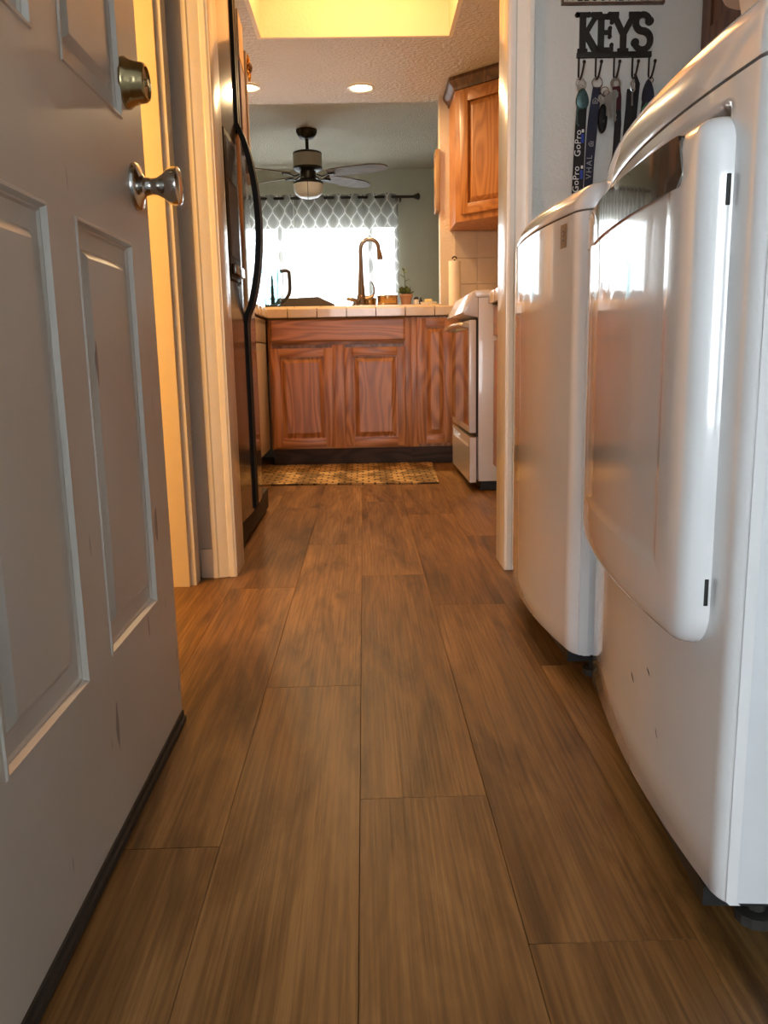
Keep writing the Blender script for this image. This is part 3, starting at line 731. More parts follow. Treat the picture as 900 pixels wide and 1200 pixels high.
g = strap([(.578, KY-.023, 1.255), (.5755, KY-.022, 1.235), (.577, KY-.022, 1.212), (.582, KY-.022, 1.206)], .004).build('cord', 'teal_glitter', t)
# 2: black lanyard with house mark
t = thing('lanyard', 'black lanyard with small white house mark hanging from second hook of key rack', 'lanyard', (.62, KY-.02, 1.04))
g = ring(G(), (.6285, KY-.018, 1.3125), .0135, .0017); g.build('ring', 'chrome', t, smooth=True)
sb = strap([(.6275, KY-.018, 1.302), (.6245, KY-.0185, 1.262), (.6195, KY-.018, 1.222), (.618, KY-.016, 1.19), (.6145, KY-.014, 1.12), (.6125, KY-.012, 1.04), (.611, KY-.011, .99)], [.020, .026, .026, .027, .024, .023, .023]).build('strap', 'lanyard_navy', t)
def house(cx, cz, s_, rot, y):
    P = [[(-1, -1), (1, -1), (1, -.75), (-1, -.75)], [(-1, -1), (-.75, -1), (-.75, .4), (-1, .4)], [(.75, -1), (1, -1), (1, .4), (.75, .4)], [(-1.1, .3), (-1, .05), (0, .95), (0, 1.25)], [(1.1, .3), (1, .05), (0, .95), (0, 1.25)], [(-.4, -.45), (.4, -.45), (.4, -.2), (-.4, -.2)], [(-.15, -.4), (.15, -.4), (.15, .45), (-.15, .45)]]
    g = G(); c, q = math.cos(rot), math.sin(rot)
    for i, pp in enumerate(P): g.prism([(cx+(a*c-b*q)*s_, cz+(a*q+b*c)*s_) for a, b in pp], 1, y-.0004-.00002*i, y+.0014)
    return g
house(.6235, 1.268, .0068, 0., KY-.0205).build('print', 'print_grey', sb)
house(.6165, 1.163, .0062, PI/2, KY-.0165).build('print', 'print_grey', sb)
text_obj('VHAL', .021, .0003, 'print_grey', 'print', sb, frame3((.6135, KY-.0155, 1.105), (.02, 0, 1), (-1, 0, .02)), spacing=1.25)
# 3: key bunch with fob
t = thing('key_bunch', 'bunch of steel keys with oval black fob beside the second hook', 'keys', (.648, KY-.02, 1.19))
g = ring(G(), (.6465, KY-.026, 1.289), .011); ring(g, (.652, KY-.024, 1.283), .009); g.build('ring', 'chrome', t, smooth=True)
for i, (x, z, L, a) in enumerate(((.643, 1.285, .04, -.1), (.652, 1.292, .045, .15), (.659, 1.285, .058, .12), (.655, 1.280, .05, 0.))):
    keyshape(G(), x, KY-.020-.003*i, z, L, a).build('key', 'key_steel', t)
fo = G().loops([[(.6445+a*.0125*s_, KY-.019-h, 1.224+b_*.036*s_) for a, b_ in [(math.cos(2*PI*k/20), math.sin(2*PI*k/20)) for k in range(20)]] for s_, h in ((.85, -.006), (1, -.002), (1, .003), (.85, .007), (.5, .008))], capfirst=True).build('fob', 'fob_black', t, smooth=True)
B(.6405, .6485, KY-.0285, KY-.0265, 1.213, 1.219).build('button', 'rubber', fo, bevel=.0008)
# 4: red and black strap
t = thing('lanyard', 'dark red and black key strap hanging from third hook of key rack', 'lanyard', (.68, KY-.02, 1.1))
g = ring(G(), (.6765, KY-.018, 1.3115), .0115, .0022); ring(g, (.681, KY-.016, 1.3115), .0105, .002); g.build('ring', 'key_steel', t, smooth=True)
strap([(.678, KY-.021, 1.302), (.681, KY-.022, 1.275), (.6845, KY-.021, 1.245)], [.020, .022, .016]).build('strap', 'lanyard_red', t)
strap([(.6845, KY-.0195, 1.25), (.686, KY-.018, 1.21), (.6845, KY-.016, 1.16), (.682, KY-.014, 1.10)], [.016, .018, .018, .018]).build('strap_end', 'lanyard_black', t)
keyshape(G(), .672, KY-.0275, 1.292, .075, .05, .009).build('key', 'key_steel', t)
# 5: black lanyard with clasp
t = thing('lanyard', 'plain black lanyard with steel clasp hanging from fourth hook of key rack', 'lanyard', (.72, KY-.02, 1.1))
g = G(); g.tube([(.7205, KY-.021, 1.318), (.7155, KY-.021, 1.308), (.7165, KY-.021, 1.293), (.7215, KY-.021, 1.287), (.7265, KY-.021, 1.294), (.7265, KY-.021, 1.308)], .0024, 8, closed=True); g.box(.7175, .7225, KY-.0235, KY-.0185, 1.254, 1.287); g.build('clasp', 'chrome', t, smooth=True)
strap([(.7185, KY-.018, 1.296), (.716, KY-.018, 1.25), (.7135, KY-.017, 1.21), (.7095, KY-.015, 1.15), (.707, KY-.013, 1.08)], .022).build('strap', 'lanyard_black', t)
strap([(.728, KY-.014, 1.335), (.7365, KY-.013, 1.310), (.7335, KY-.013, 1.27), (.731, KY-.0125, 1.22), (.728, KY-.0115, 1.12)], [.006, .012, .012, .011, .011]).build('strap_back', 'lanyard_black', t)
# 6: navy pouch strap with green tag
t = thing('key_pouch', 'small dark key pouch with green tag hanging from last hook of key rack', 'pouch', (.765, KY-.02, 1.23))
G().loops([[(.7635+a*.0165*s_, KY-.0175-h, 1.284+b_*.036*s_) for a, b_ in [(math.cos(2*PI*k/18)*(1-.3*math.sin(2*PI*k/18)), math.sin(2*PI*k/18)) for k in range(18)]] for s_, h in ((.8, -.006), (1, 0), (.8, .006), (.4, .008))], capfirst=True).build('pouch', 'lanyard_navy', t, smooth=True)
ring(G(), (.768, KY-.0255, 1.252), .010).build('ring', 'chrome', t, smooth=True); ring(G(), (HX[4]+.003, KY-.017, 1.318), .007).build('ring', 'chrome', t, smooth=True)
G().prism([(.750, 1.236), (.764, 1.252), (.758, 1.262), (.744, 1.244)], 1, KY-.027, KY-.0245).build('tag', 'green_plastic', t)
strap([(.754, KY-.0165, 1.262), (.749, KY-.015, 1.22), (.746, KY-.013, 1.16)], .012).build('strap', 'lanyard_black', t)
# sign
t = thing('wall_sign', 'rectangular framed welcome sign with dark border above the key rack', 'sign', (.666, KY, 1.506))
sx0, sx1, sz0, sz1 = .533, .800, 1.5035, 1.585
B(sx0+.006, sx1-.006, KY-.009, KY, sz0+.005, sz1-.005).build('board', 'sign_face', t)
g = G(); g.box(sx0, sx1, KY-.014, KY, sz0, sz0+.0042); g.box(sx0, sx1, KY-.014, KY, sz1-.0042, sz1); g.box(sx0, sx0+.0042, KY-.014, KY, sz0+.0042, sz1-.0042); g.box(sx1-.0042, sx1, KY-.014, KY, sz0+.0042, sz1-.0042); g.build('border', 'dark_wood', t)
text_obj('WELCOME HOME', .052, .0008, 'iron_black', 'lettering', t, frame3((.6665, KY-.0095, 1.5290), (1, 0, 0), (0, 0, 1)) @ Matrix.Diagonal((.62, 1.15, 1, 1)))

# ================================================================== FRIDGE
FX = -.400; t = thing('refrigerator', 'dark slate side-by-side refrigerator with long black handles beside the kitchen doorway', 'refrigerator', (-.76, 2.92, 0))
FY0, FYM, FY1, FZ = 2.475, 2.885, 3.385, 1.76
B(-1.13, FX-.075, FY0+.004, FY1-.004, .03, FZ-.012).build('body', 'slate_side', t, bevel=.004)
def fdoor(y0, y1, nm, slope):
    P = []
    n = 14
    for i in range(n+1):
        y = y0+(y1-y0)*i/n; s_ = (y-FYM)/.5
        e = min(1, min(i, n-i)/1.2); P.append((FX+.006-.036*s_*s_-(1-e)*.012, y))
    P += [(FX-.07, y1), (FX-.07, y0)]
    return G().prism(P, 2, .10, FZ).build(nm, 'slate_metal', t, smooth=True, angle=30)
d1 = fdoor(FY0, FYM-.003, 'freezer_door', 1); d2 = fdoor(FYM+.003, FY1, 'fridge_door', 1)
# long handles: flush strips that arch out between z .78 and 1.33
for y, dd in ((FYM-.020, d1), (FYM+.020, d2)):
    pr = []
    for i in range(61):
        z = .105+(FZ-.11)*i/60
        a = 0
        if .76 < z < 1.36: a = math.sin(PI*(z-.76)/.60)**.62
        pr.append((FX+.004+.058*a, z, a))
    Ls = [[(x-.009, y-.014, z), (x+.009, y-.014, z), (x+.009, y+.014, z), (x-.009, y+.014, z)] for x, z, a in pr]
    G().loops(Ls, capfirst=True).build('handle', 'black_gloss', dd, bevel=.0)
# dispenser in freezer door
g = G(); g.box(FX-.004, FX+.007, 2.58, 2.80, .86, 1.29); g.build('dispenser_frame', 'black_gloss', d1, bevel=.003)
B(FX+.0071, FX+.0085, 2.60, 2.78, 1.155, 1.27).build('dispenser_panel', 'slate_metal', d1)
B(FX+.0072, FX+.009, 2.60, 2.78, .93, 1.14).build('dispenser_well', 'black_matte', d1)
B(FX+.0072, FX+.022, 2.60, 2.78, .875, .905).build('drip_tray', 'slate_metal', d1, bevel=.003)
B(FX-.05, FX-.008, FY0+.01, FY1-.01, .015, .095).build('base_grille', 'black_matte', t, bevel=.004)
for y in (FY0+.06, FY1-.06):
    for x in (-1.08, -.52): G().lathe([(.02, 0), (.02, .0305)], (x, y, 0), 2, 10).build('foot', 'rubber', t)
def fx(y):
    s_ = (y-FYM)/.5; return FX+.006-.036*s_*s_
def note(nm, label, cat, y0, y1, z0, z1, mat, tilt=0., proud=.0012):
    g = G(); P = [(y0, z0+tilt), (y1, z0), (y1, z1), (y0, z1+tilt)]
    vs = [(fx(y)+.001, y, z) for y, z in P]+[(fx(y)+.001+proud, y, z) for y, z in P]
    g.add(vs, [(0, 1, 2, 3), (4, 5, 6, 7), (0, 1, 5, 4), (1, 2, 6, 5), (2, 3, 7, 6), (3, 0, 4, 7)])
    return tag(g.build(nm, mat), label, cat)
note('calendar', 'cream calendar sheet stuck high on the refrigerator door', 'calendar', 2.96, 3.12, 1.60, 1.745, 'note_paper', proud=.008)
note('photo_print', 'mauve photo print on the refrigerator door below the cream calendar', 'photo', 2.96, 3.11, 1.37, 1.59, 'note_mauve', proud=.008)
note('notepad', 'orange paper notepad low among the papers on the refrigerator door', 'notepad', 3.20, 3.34, 1.38, 1.70, 'note_paper', proud=.012)
note('magnet', 'small dark magnet under the mauve photo on the refrigerator door', 'magnet', 3.02, 3.06, 1.315, 1.35, 'note_dark', proud=.010)
note('magnet', 'small dark clip magnet below the orange notepad on the refrigerator door', 'magnet', 3.20, 3.24, 1.295, 1.335, 'note_dark', proud=.012)
note('receipt', 'narrow paper slip hanging lowest on the refrigerator door', 'paper slip', 3.27, 3.33, 1.27, 1.34, 'note_paper', .02, .02)
t = thing('sunflower_magnet', 'yellow sunflower magnet holding the orange notepad on the refrigerator door', 'magnet', (fx(3.30)+.014, 3.30, 1.64))
c0 = (fx(3.30)+.0140, 3.30, 1.675)
for k in range(12):
    a = 2*PI*k/12; u = Vector((0, math.cos(a), math.sin(a))); v = Vector((0, -math.sin(a), math.cos(a))); P = Vector(c0)
    G().add([P+u*.012+v*.006, P+u*.03+v*.010+Vector((.012, 0, 0)), P+u*.05+Vector((.006, 0, 0)), P+u*.03-v*.010+Vector((.012, 0, 0)), P+u*.012-v*.006, P+u*.03-Vector((0, 0, 0))+Vector((.004, 0, 0))], [(0, 1, 5), (1, 2, 5), (2, 3, 5), (3, 4, 5), (0, 5, 4), (0, 1, 2, 3, 4)]).build('petal', 'petal', t)
G().lathe([(.018, 0), (.018, .012), (.010, .018), (.001, .02)], c0, 0, 16, cap=False).build('disc', 'note_dark', t, smooth=True)

# ================================================================== KITCHEN BASE RUN
CF = 4.73
def panel_door(parent, nm, x0, x1, z0, z1, yf, th=.018, st=.048, mats=('oak_z', 'oak_x', 'oak_z')):
    """raised panel door facing -Y: two stiles and two rails in one frame, raised panel as sub-part"""
    e = thing_part(parent, nm, ((x0+x1)/2, yf, z0))
    for a, b in ((x0, x0+st), (x1-st, x1)): B(a, b, yf-th, yf, z0, z1).build('stile', mats[0], e, bevel=.0025)
    for a, b in ((z0, z0+st), (z1-st, z1)): B(x0+st, x1-st, yf-th, yf, a, b).build('rail', mats[1], e, bevel=.0025)
    def rc(i, h): return [(x0+st+i, yf-h, z0+st+i), (x1-st-i, yf-h, z0+st+i), (x1-st-i, yf-h, z1-st-i), (x0+st+i, yf-h, z1-st-i)]
    G().loops([rc(0, .006), rc(.006, .0055), rc(.030, .0155), rc(.033, .016)], capfirst=True).build('panel', mats[2], e)
    return e
def thing_part(parent, nm, loc):
    o = bpy.data.objects.new(nm, None); COL.objects.link(o); o.empty_display_size = .03; o.parent = parent
    o.location = Vector(loc)-ORG[parent.name]; ORG[o.name] = Vector(loc); return o
t = thing('sink_cabinet', 'oak sink base cabinet with wide false drawer and two raised panel doors', 'cabinet', (-.13, 5.0, 0))
B(-.534, .268, CF+.02, 5.255, .105, .834).build('carcass', 'oak_z', t)
g = G(); g.box(-.534, -.512, CF, CF+.0199, .105, .834); g.build('stile', 'oak_z', t, bevel=.001)
B(-.178, -.105, CF, CF+.0199, .105, .69).build('stile', 'oak_z', t, bevel=.001)
B(.228, .268, CF, CF+.0199, .105, .834).build('stile', 'oak_z', t, bevel=.001)
B(-.512, .228, CF, CF+.0199, .69, .722).build('rail', 'oak_x', t, bevel=.001)
for a, b in ((-.512, -.178), (-.105, .228)): B(a, b, CF, CF+.0199, .105, .13).build('rail', 'oak_x', t, bevel=.001)
B(-.512, .228, CF, CF+.0199, .822, .834).build('rail', 'oak_x', t, bevel=.001)
def rd(i, h, a): return [(a[0]+i, CF-h, a[2]+i), (a[1]-i, CF-h, a[2]+i), (a[1]-i, CF-h, a[3]-i), (a[0]+i, CF-h, a[3]-i)]
A = (-.519, .237, .706, .832); G().loops([rd(0, .0005, A), rd(0, .012, A), rd(.010, .018, A)], capfirst=True).build('false_drawer', 'oak_x', t)
panel_door(t, 'door', -.521, -.174, .117, .672, CF-.0005); panel_door(t, 'door', -.109, .236, .117, .672, CF-.0005)
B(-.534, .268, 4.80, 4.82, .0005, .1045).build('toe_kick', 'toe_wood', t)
t = thing('corner_cabinet', 'oak base cabinet with one tall narrow door beside the white range', 'cabinet', (.6, 5.0, 0))
B(.269, 1.125, CF+.02, 5.255, .105, .834).build('carcass', 'oak_z', t)
B(.269, .310, CF, CF+.0199, .105, .834).build('stile', 'oak_z', t, bevel=.001)
B(.310, .62, CF, CF+.0199, .105, .834).build('face_panel', 'oak_z', t)
panel_door(t, 'door', .301, .505, .124, .826, CF-.0005)
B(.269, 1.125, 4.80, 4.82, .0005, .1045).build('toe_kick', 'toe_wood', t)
# counter with edge tiles
t = thing('countertop', 'cream tiled countertop running along the pass-through', 'countertop', (0, 5.0, .835))
g = G(); g.box(-1.19, 1.125, 4.712, 5.258, .8352, .874); g.box(-1.045, .485, 5.258, 5.40, .8352, .874); g.build('substrate', 'grout', t)
ed = None; emesh = None
for i in range(-8, 8):
    x0 = -.089+.1635*i; x1 = x0+.1635
    a, b = max(x0+.0026, -1.19), min(x1-.0026, 1.125)
    if a > -.56+.0 and b < .62 or True:
        if b-a < .02: continue
        P = [(4.7005, .838), (4.697, .842), (4.6965, .884), (4.699, .8895), (4.704, .8915), (4.712, .8910), (4.728, .8875), (4.735, .8872), (4.735, .8741), (4.7119, .8741), (4.7119, .838)]
        if b-a > .158 and emesh is not None:
            o = bpy.data.objects.new('edge_tile', emesh.data); COL.objects.link(o); o.parent = t; o.location = emesh.location+Vector((a-emesh['a0'], 0, 0))
        else:
            o = G().prism(P, 0, a, b).build('edge_tile', 'tile_cream', t, smooth=True, angle=25)
            if b-a > .158: emesh = o; o['a0'] = a
for i in range(-8, 8):
    for j in range(4):
        a = -.089+.1635*i+.0015; b = a+.1605; y0_ = 4.737+.1635*j; y1_ = min(y0_+.1605, 5.40)
        a2, b2 = max(a, -1.19), min(b, 1.125)
        if b2-a2 < .02: continue
        if j == 3:
            a2, b2 = max(a2, -1.045), min(b2, .485)
            if b2-a2 < .02: continue
            y0_ = 5.264
        elif j == 2: y1_ = min(y1_, 5.2585)
        B(a2, b2, y0_, y1_, .8741, .8862).build('tile', 'tile_cream', t, bevel=.001, seg=1)
CT = .8865
# left return: dishwasher, filler and its counter
t = thing('dishwasher', 'cream-white dishwasher front between the refrigerator and the sink cabinet', 'dishwasher', (-.85, 4.38, 0))
B(-1.18, -.565, 4.085, 4.685, .10, .832).build('body', 'range_white', t)
B(-.5649, -.540, 4.09, 4.68, .115, .70).build('door', 'range_cream', t, bevel=.004)
B(-.5649, -.538, 4.09, 4.68, .705, .830).build('control_panel', 'range_cream', t, bevel=.004)
B(-.62, -.60, 4.09, 4.68, .001, .099).build('toe_kick', 'black_matte', t)
t = thing('side_cabinet', 'oak base cabinet tucked behind the refrigerator in the left run', 'cabinet', (-.85, 3.75, 0))
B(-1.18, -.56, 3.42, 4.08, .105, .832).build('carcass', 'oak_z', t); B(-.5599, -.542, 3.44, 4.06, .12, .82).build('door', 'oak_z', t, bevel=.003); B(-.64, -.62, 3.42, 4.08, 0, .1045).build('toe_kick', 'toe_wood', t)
t = thing('countertop', 'short cream tiled countertop over the dishwasher', 'countertop', (-.87, 4.0, .835))
B(-1.19, -.535, 3.42, 4.695, .8352, .8735).build('substrate', 'grout', t)
for j in range(8):
    a = 3.425+.159*j; B(-.5345, -.522, a, a+.156, .838, .887).build('edge_tile', 'tile_cream', t, bevel=.003)
    for q in range(4): B(-1.19+.1635*q, -1.0295+.1635*q, a, a+.156, .874, .8862).build('tile', 'tile_cream', t, bevel=.001, seg=1)
# right run near the doorway
t = thing('base_cabinet', 'oak base cabinet with drawer and door, right of the range by the doorway casing', 'cabinet', (.85, 3.2, 0))
B(.598, 1.125, 2.50, 3.735, .105, .834).build('carcass', 'oak_z', t)
for a, b in ((2.51, 3.11), (3.125, 3.725)):
    B(.578, .5979, a, b, .70, .822).build('drawer', 'oak_y', t, bevel=.004)
    dd = B(.580, .5979, a, b, .125, .68).build('door', 'oak_z', t, bevel=.003)
    G().loops([[(.5795-h, a+i, .125+i), (.5795-h, b-i, .125+i), (.5795-h, b-i, .68-i), (.5795-h, a+i, .68-i)] for i, h in ((.05, 0), (.055, -.006), (.06, -.006), (.085, .001), (.09, .001))]).build('panel', 'oak_z', dd)
B(.66, .68, 2.50, 3.735, 0, .1045).build('toe_kick', 'toe_wood', t)
t = thing('countertop', 'cream tiled countertop between the range and the doorway', 'countertop', (.85, 3.1, .835))
B(.575, 1.125, 2.50, 3.735, .8352, .8735).build('substrate', 'grout', t)
for j in range(8):
    a = 2.50+.154*j; B(.556, .5745, a, a+.151, .838, .889).build('edge_tile', 'tile_cream', t, bevel=.004)
    for q in range(4): B(.5755+.1375*q, .710+.1375*q, a, a+.151, .874, .8862).build('tile', 'tile_cream', t, bevel=.001, seg=1)

# ================================================================== RANGE
RY0, RY1 = 3.745, 4.49
t = thing('range', 'white freestanding kitchen range with glass oven door and slanted front controls', 'range', (.8, 4.12, 0))
B(.515, 1.12, RY0, RY1, .045, .868).build('body', 'range_white', t, bevel=.003)
B(.500, 1.125, RY0-.004, RY1+.004, .8685, .900).build('cooktop', 'range_white', t, bevel=.006)
for (x, y, r) in ((.66, 3.95, .10), (.66, 4.3, .08), (.95, 3.95, .08), (.95, 4.3, .10)):
    g = G(); 
    for q in range(3): g.tube([(x+r*(.35+.3*q)*math.cos(a), y+r*(.35+.3*q)*math.sin(a), .905) for a in [2*PI*k/20 for k in range(20)]], .005, 6, closed=True)
    g.build('burner', 'black_matte', t)
# slanted control panel (profile in XZ)
cp = G(); cp.prism([(.514, .782), (.452, .795), (.446, .806), (.496, .898), (.514, .900)], 1, RY0+.002, RY1-.002); cp = cp.build('control_panel', 'range_white', t, bevel=.003)
for y in (3.86, 3.98, 4.26, 4.38): G().lathe([(.020, 0), (.020, .012), (.016, .020), (.002, .021)], (.4655, y, .845), 0, 16).build('knob', 'range_white', cp) if False else None
# oven door
od = B(.474, .505, RY0+.002, RY1-.002, .268, .772).build('oven_door', 'range_white', t, bevel=.004)
B(.4725, .4738, RY0+.03, RY1-.03, .30, .735).build('door_glass', 'oven_glass', od)
g = G(); g.tube([(.474, RY0+.04, .748), (.452, RY0+.035, .750), (.440, RY0+.06, .752), (.434, (RY0+RY1)/2, .754), (.440, RY1-.06, .752), (.452, RY1-.035, .750), (.474, RY1-.04, .748)], [.011, .012, .013, .0135, .013, .012, .011], 12); g.build('handle', 'range_cream', od, smooth=True)
B(.506, .5149, RY0+.006, RY1-.006, .25, .78).build('gasket', 'black_matte', t)
dw = G(); dw.box(.476, .506, RY0+.002, RY1-.002, .040, .200); dw.box(.476, .506, RY0+.002, RY1-.002, .235, .248); dw.box(.494, .506, RY0+.002, RY1-.002, .200, .235); dw.box(.476, .494, RY0+.002, RY0+.06, .200, .235); dw.box(.476, .494, RY1-.06, RY1-.002, .200, .235)
dw.build('storage_drawer', 'range_white', t)
B(.53, 1.10, RY0+.02, RY1-.02, .0005, .0445).build('plinth', 'black_matte', t)

# ================================================================== CORNER UPPER CABINET
t = thing('upper_cabinet', 'honey oak diagonal corner wall cabinet with crown moulding right of pass-through', 'cabinet', (.85, 4.95, 1.37))
ux, uy = .545, 4.93; vx, vy = .86, 4.62
poly = [(ux, 5.259), (ux, uy), (vx, vy), (1.129, vy), (1.129, 5.259)]
UZ0, UZ1 = 1.365, 2.075
G().prism(poly, 2, UZ0, UZ1).build('carcass', 'honey_z', t)
dv = Vector((vx-ux, vy-uy, 0)); Ln = dv.length; du = dv.normalized(); nn = Vector((du.y, -du.x, 0))
if nn.y > 0: nn = -nn
def UP(a, h, z): p = Vector((ux, uy, 0))+du*a+nn*h; return (p.x, p.y, z)
def obox(a0, a1, h0, h1, z0, z1):
    return G().add([UP(a0,h0,z0),UP(a1,h0,z0),UP(a1,h1,z0),UP(a0,h1,z0),UP(a0,h0,z1),UP(a1,h0,z1),UP(a1,h1,z1),UP(a0,h1,z1)], [(0,3,2,1),(4,5,6,7),(0,1,5,4),(1,2,6,5),(2,3,7,6),(3,0,4,7)])
e = thing_part(t, 'door', UP(Ln/2, .0, UZ0+.03))
a0, a1, z0, z1 = .045, Ln-.045, UZ0+.035, UZ1-.03; st = .055
for a, b in ((a0, a0+st), (a1-st, a1)): obox(a, b, .0005, .019, z0, z1).build('stile', 'honey_z', e, bevel=.003)
for a, b in ((z0, z0+st), (z1-st, z1)): obox(a0+st, a1-st, .0005, .019, a, b).build('rail', 'honey_x', e, bevel=.003)
def rp(i, h): return [UP(a0+st+i, h, z0+st+i), UP(a1-st-i, h, z0+st+i), UP(a1-st-i, h, z1-st-i), UP(a0+st+i, h, z1-st-i)]
G().loops([rp(0, .005), rp(.006, .005), rp(.028, .016), rp(.032, .0165)], capfirst=True).build('panel', 'honey_z', e)
# crown moulding, swept round the left side and diagonal
cr = [(0, 2.062), (.008, 2.064), (.012, 2.078), (.030, 2.100), (.036, 2.112), (.036, 2.128), (0, 2.128)]
g = G(); Ls = []
path = [((ux, 5.259), Vector((-1, 0, 0))), ((ux, uy), None), ((vx, vy), None), ((1.129, vy), Vector((0, -1, 0)))]
n1, n2, n3 = Vector((-1, 0, 0)), nn, Vector((0, -1, 0))
def miter(a, b): m = (a+b).normalized(); return m/m.dot(a)
offs = [n1, miter(n1, n2), miter(n2, n3), n3]
for (p, _), o_ in zip(path, offs): Ls.append([(p[0]+o_.x*h, p[1]+o_.y*h, z) for h, z in cr])
g.loops(Ls, capfirst=True).build('crown_moulding', 'dark_wood', t)

# backsplash tiles on the right stub wall and right kitchen wall
bs = struct(thing('trim_5', None, None, (.8, 5.26, .9)))
bs['label'] = 'beige square backsplash tiles under the corner cabinet'
for i in range(4):
    for j in range(3):
        xa_, za_ = .575+.14*i, .895+.155*j; B(xa_, min(xa_+.137, 1.115), 5.2505, 5.2595, za_, za_+.152).build('tile', 'splash_tile', bs, bevel=.001, seg=1)
for i in range(11):
    for j in range(3):
        ya_ = 3.74+.14*i; za_ = .905+.155*j
        if ya_+.137 > 5.25: continue
        B(1.1205, 1.1295, ya_, ya_+.137, za_, za_+.152).build('tile', 'splash_tile', bs, bevel=.001, seg=1)

# picture frame hung on the reveal
t = thing('picture_frame', 'light wooden picture frame hung on the edge of the pass-through wall', 'frame', (.47, 5.31, 1.48))
yA, yB, zA, zB = 5.245, 5.375, 1.480, 1.835
for a in ((.462, .4868, yA, yA+.022, zA, zB), (.462, .4868, yB-.022, yB, zA, zB), (.462, .4868, yA+.022, yB-.022, zA, zA+.022), (.462, .4868, yA+.022, yB-.022, zB-.022, zB)): B(*a).build('moulding', 'frame_wood', t, bevel=.002)
B(.478, .4868, yA+.022, yB-.022, zA+.022, zB-.022).build('backing', 'note_paper', t)

# ================================================================== COUNTER THINGS
t = thing('faucet', 'tall gooseneck kitchen faucet in brushed bronze with curved side lever', 'faucet', (-.003, 5.03, CT))
fxx, fyy = -.004, 5.03
G().lathe([(.042, 0), (.042, .006), (.030, .012), (.027, .03), (.027, .055), (.024, .062)], (fxx, fyy, CT), 2, 24).build('base', 'bronze_nickel', t, smooth=True)
pts = [(fxx, fyy, CT+.06), (fxx, fyy, CT+.16), (fxx+.001, fyy, CT+.26)]; rad = [.023, .016, .012]
for k in range(13):
    a = PI-PI*k/12*1.03; pts.append((fxx+.054+.053*math.cos(a), fyy-.01*k/12, CT+.325+.055*math.sin(a))); rad.append(.0115)
pts += [(fxx+.110, fyy-.012, CT+.30), (fxx+.113, fyy-.012, CT+.275), (fxx+.114, fyy-.012, CT+.262)]; rad += [.0135, .0165, .0165]
G().tube(pts, rad, 14).build('spout', 'bronze_nickel', t, smooth=True)
lv = G().tube([(fxx+.02, fyy, CT+.045), (fxx+.048, fyy, CT+.047), (fxx+.070, fyy, CT+.060), (fxx+.078, fyy, CT+.085), (fxx+.074, fyy, CT+.115), (fxx+.060, fyy, CT+.140)], [.015, .013, .007, .005, .0045, .003], 10).build('lever', 'bronze_nickel', t, smooth=True)
t = thing('side_sprayer', 'small metal sprayer nozzle lying left of the faucet base', 'sprayer', (-.06, 4.99, CT))
G().lathe([(.022, 0), (.022, .008), (.014, .012), (.013, .028)], (-.040, 4.99, CT), 2, 16).build('base', 'bronze_nickel', t, smooth=True)
G().tube([(-.030, 4.99, CT+.030), (-.055, 4.985, CT+.036), (-.080, 4.98, CT+.040), (-.092, 4.98, CT+.040)], [.009, .012, .010, .006], 12).build('nozzle', 'bronze_nickel', t, smooth=True)
def bowl(nm, label, x, y, r, h, mat):
    t = thing(nm, label, 'bowl', (x, y, CT))
    G().lathe([(r*.92, 0), (r, .006), (r, h), (r*.94, h), (r*.92, .008), (.002, .008)], (x, y, CT), 2, 28, cap=False).build('cup', mat, t, smooth=True, angle=40)
    g = G()
    for zz in (h-.004, .008): g.tube([(x+(r+.001)*math.cos(2*PI*k/28), y+(r+.001)*math.sin(2*PI*k/28), CT+zz) for k in range(28)], .0025, 6, closed=True)
    g.build('rim', 'bronze_nickel', t, smooth=True)
bowl('metal_bowl', 'short amber metal bowl right of the faucet on the counter', .150, 5.03, .060, .058, 'amber_metal')
bowl('metal_bowl', 'short amber metal cup directly behind the faucet base', .045, 5.12, .040, .052, 'amber_metal')
t = thing('potted_plant', 'small leafy plant in a brown clay pot on the counter', 'plant', (.262, 5.06, CT))
G().lathe([(.026, 0), (.036, .050), (.040, .052), (.040, .066), (.034, .066), (.032, .050), (.002, .050)], (.262, 5.06, CT), 2, 20, cap=False).build('pot', 'terracotta', t, smooth=True, angle=40)
rnd = random.Random(3)
G().tube([(.262, 5.06, CT+.05), (.258, 5.06, CT+.12), (.254, 5.055, CT+.17), (.246, 5.055, CT+.215)], [.004, .003, .002, .0012], 6).build('stem', 'leaf', t)
def leaf(parent, base, tip, wd, droop):
    b0 = Vector(base); t0 = Vector(tip); d_ = t0-b0; s_ = d_.cross(Vector((0, 0, 1))); s_ = s_.normalized() if s_.length > 1e-5 else Vector((1, 0, 0)); vs = []; Ls = []
    for i in range(6):
        q = i/5; wv = wd*math.sin(PI*min(.97, q*.92+.06))**.7; c = b0+d_*q+Vector((0, 0, -droop*q*q)); Ls.append([c-s_*wv, c+Vector((0, 0, .003)), c+s_*wv])
    G().grid(Ls).grid([[Vector(p)+Vector((0, 0, -.0012)) for p in r_] for r_ in Ls]).build('leaf', 'leaf', parent, smooth=True)
for k in range(16):
    a = 2*PI*k/16+rnd.uniform(-.2, .2); r = rnd.uniform(.030, .062); z = rnd.uniform(.085, .125)
    leaf(t, (.262+.008*math.cos(a), 5.06+.008*math.sin(a), CT+.062), (.262+r*math.cos(a), 5.06+r*math.sin(a)*.8, CT+z), rnd.uniform(.014, .022), rnd.uniform(.0, .03))
for z, a in ((.15, .3), (.175, 3.6), (.2, 1.2), (.212, 4.2)): leaf(t, (.255, 5.056, CT+z-.012), (.255+.03*math.cos(a), 5.056+.02*math.sin(a), CT+z+.008), .007, .004)
t = thing('salt_shaker', 'tiny white shaker with dark cap between plant and soap dish', 'shaker', (.322, 5.05, CT))
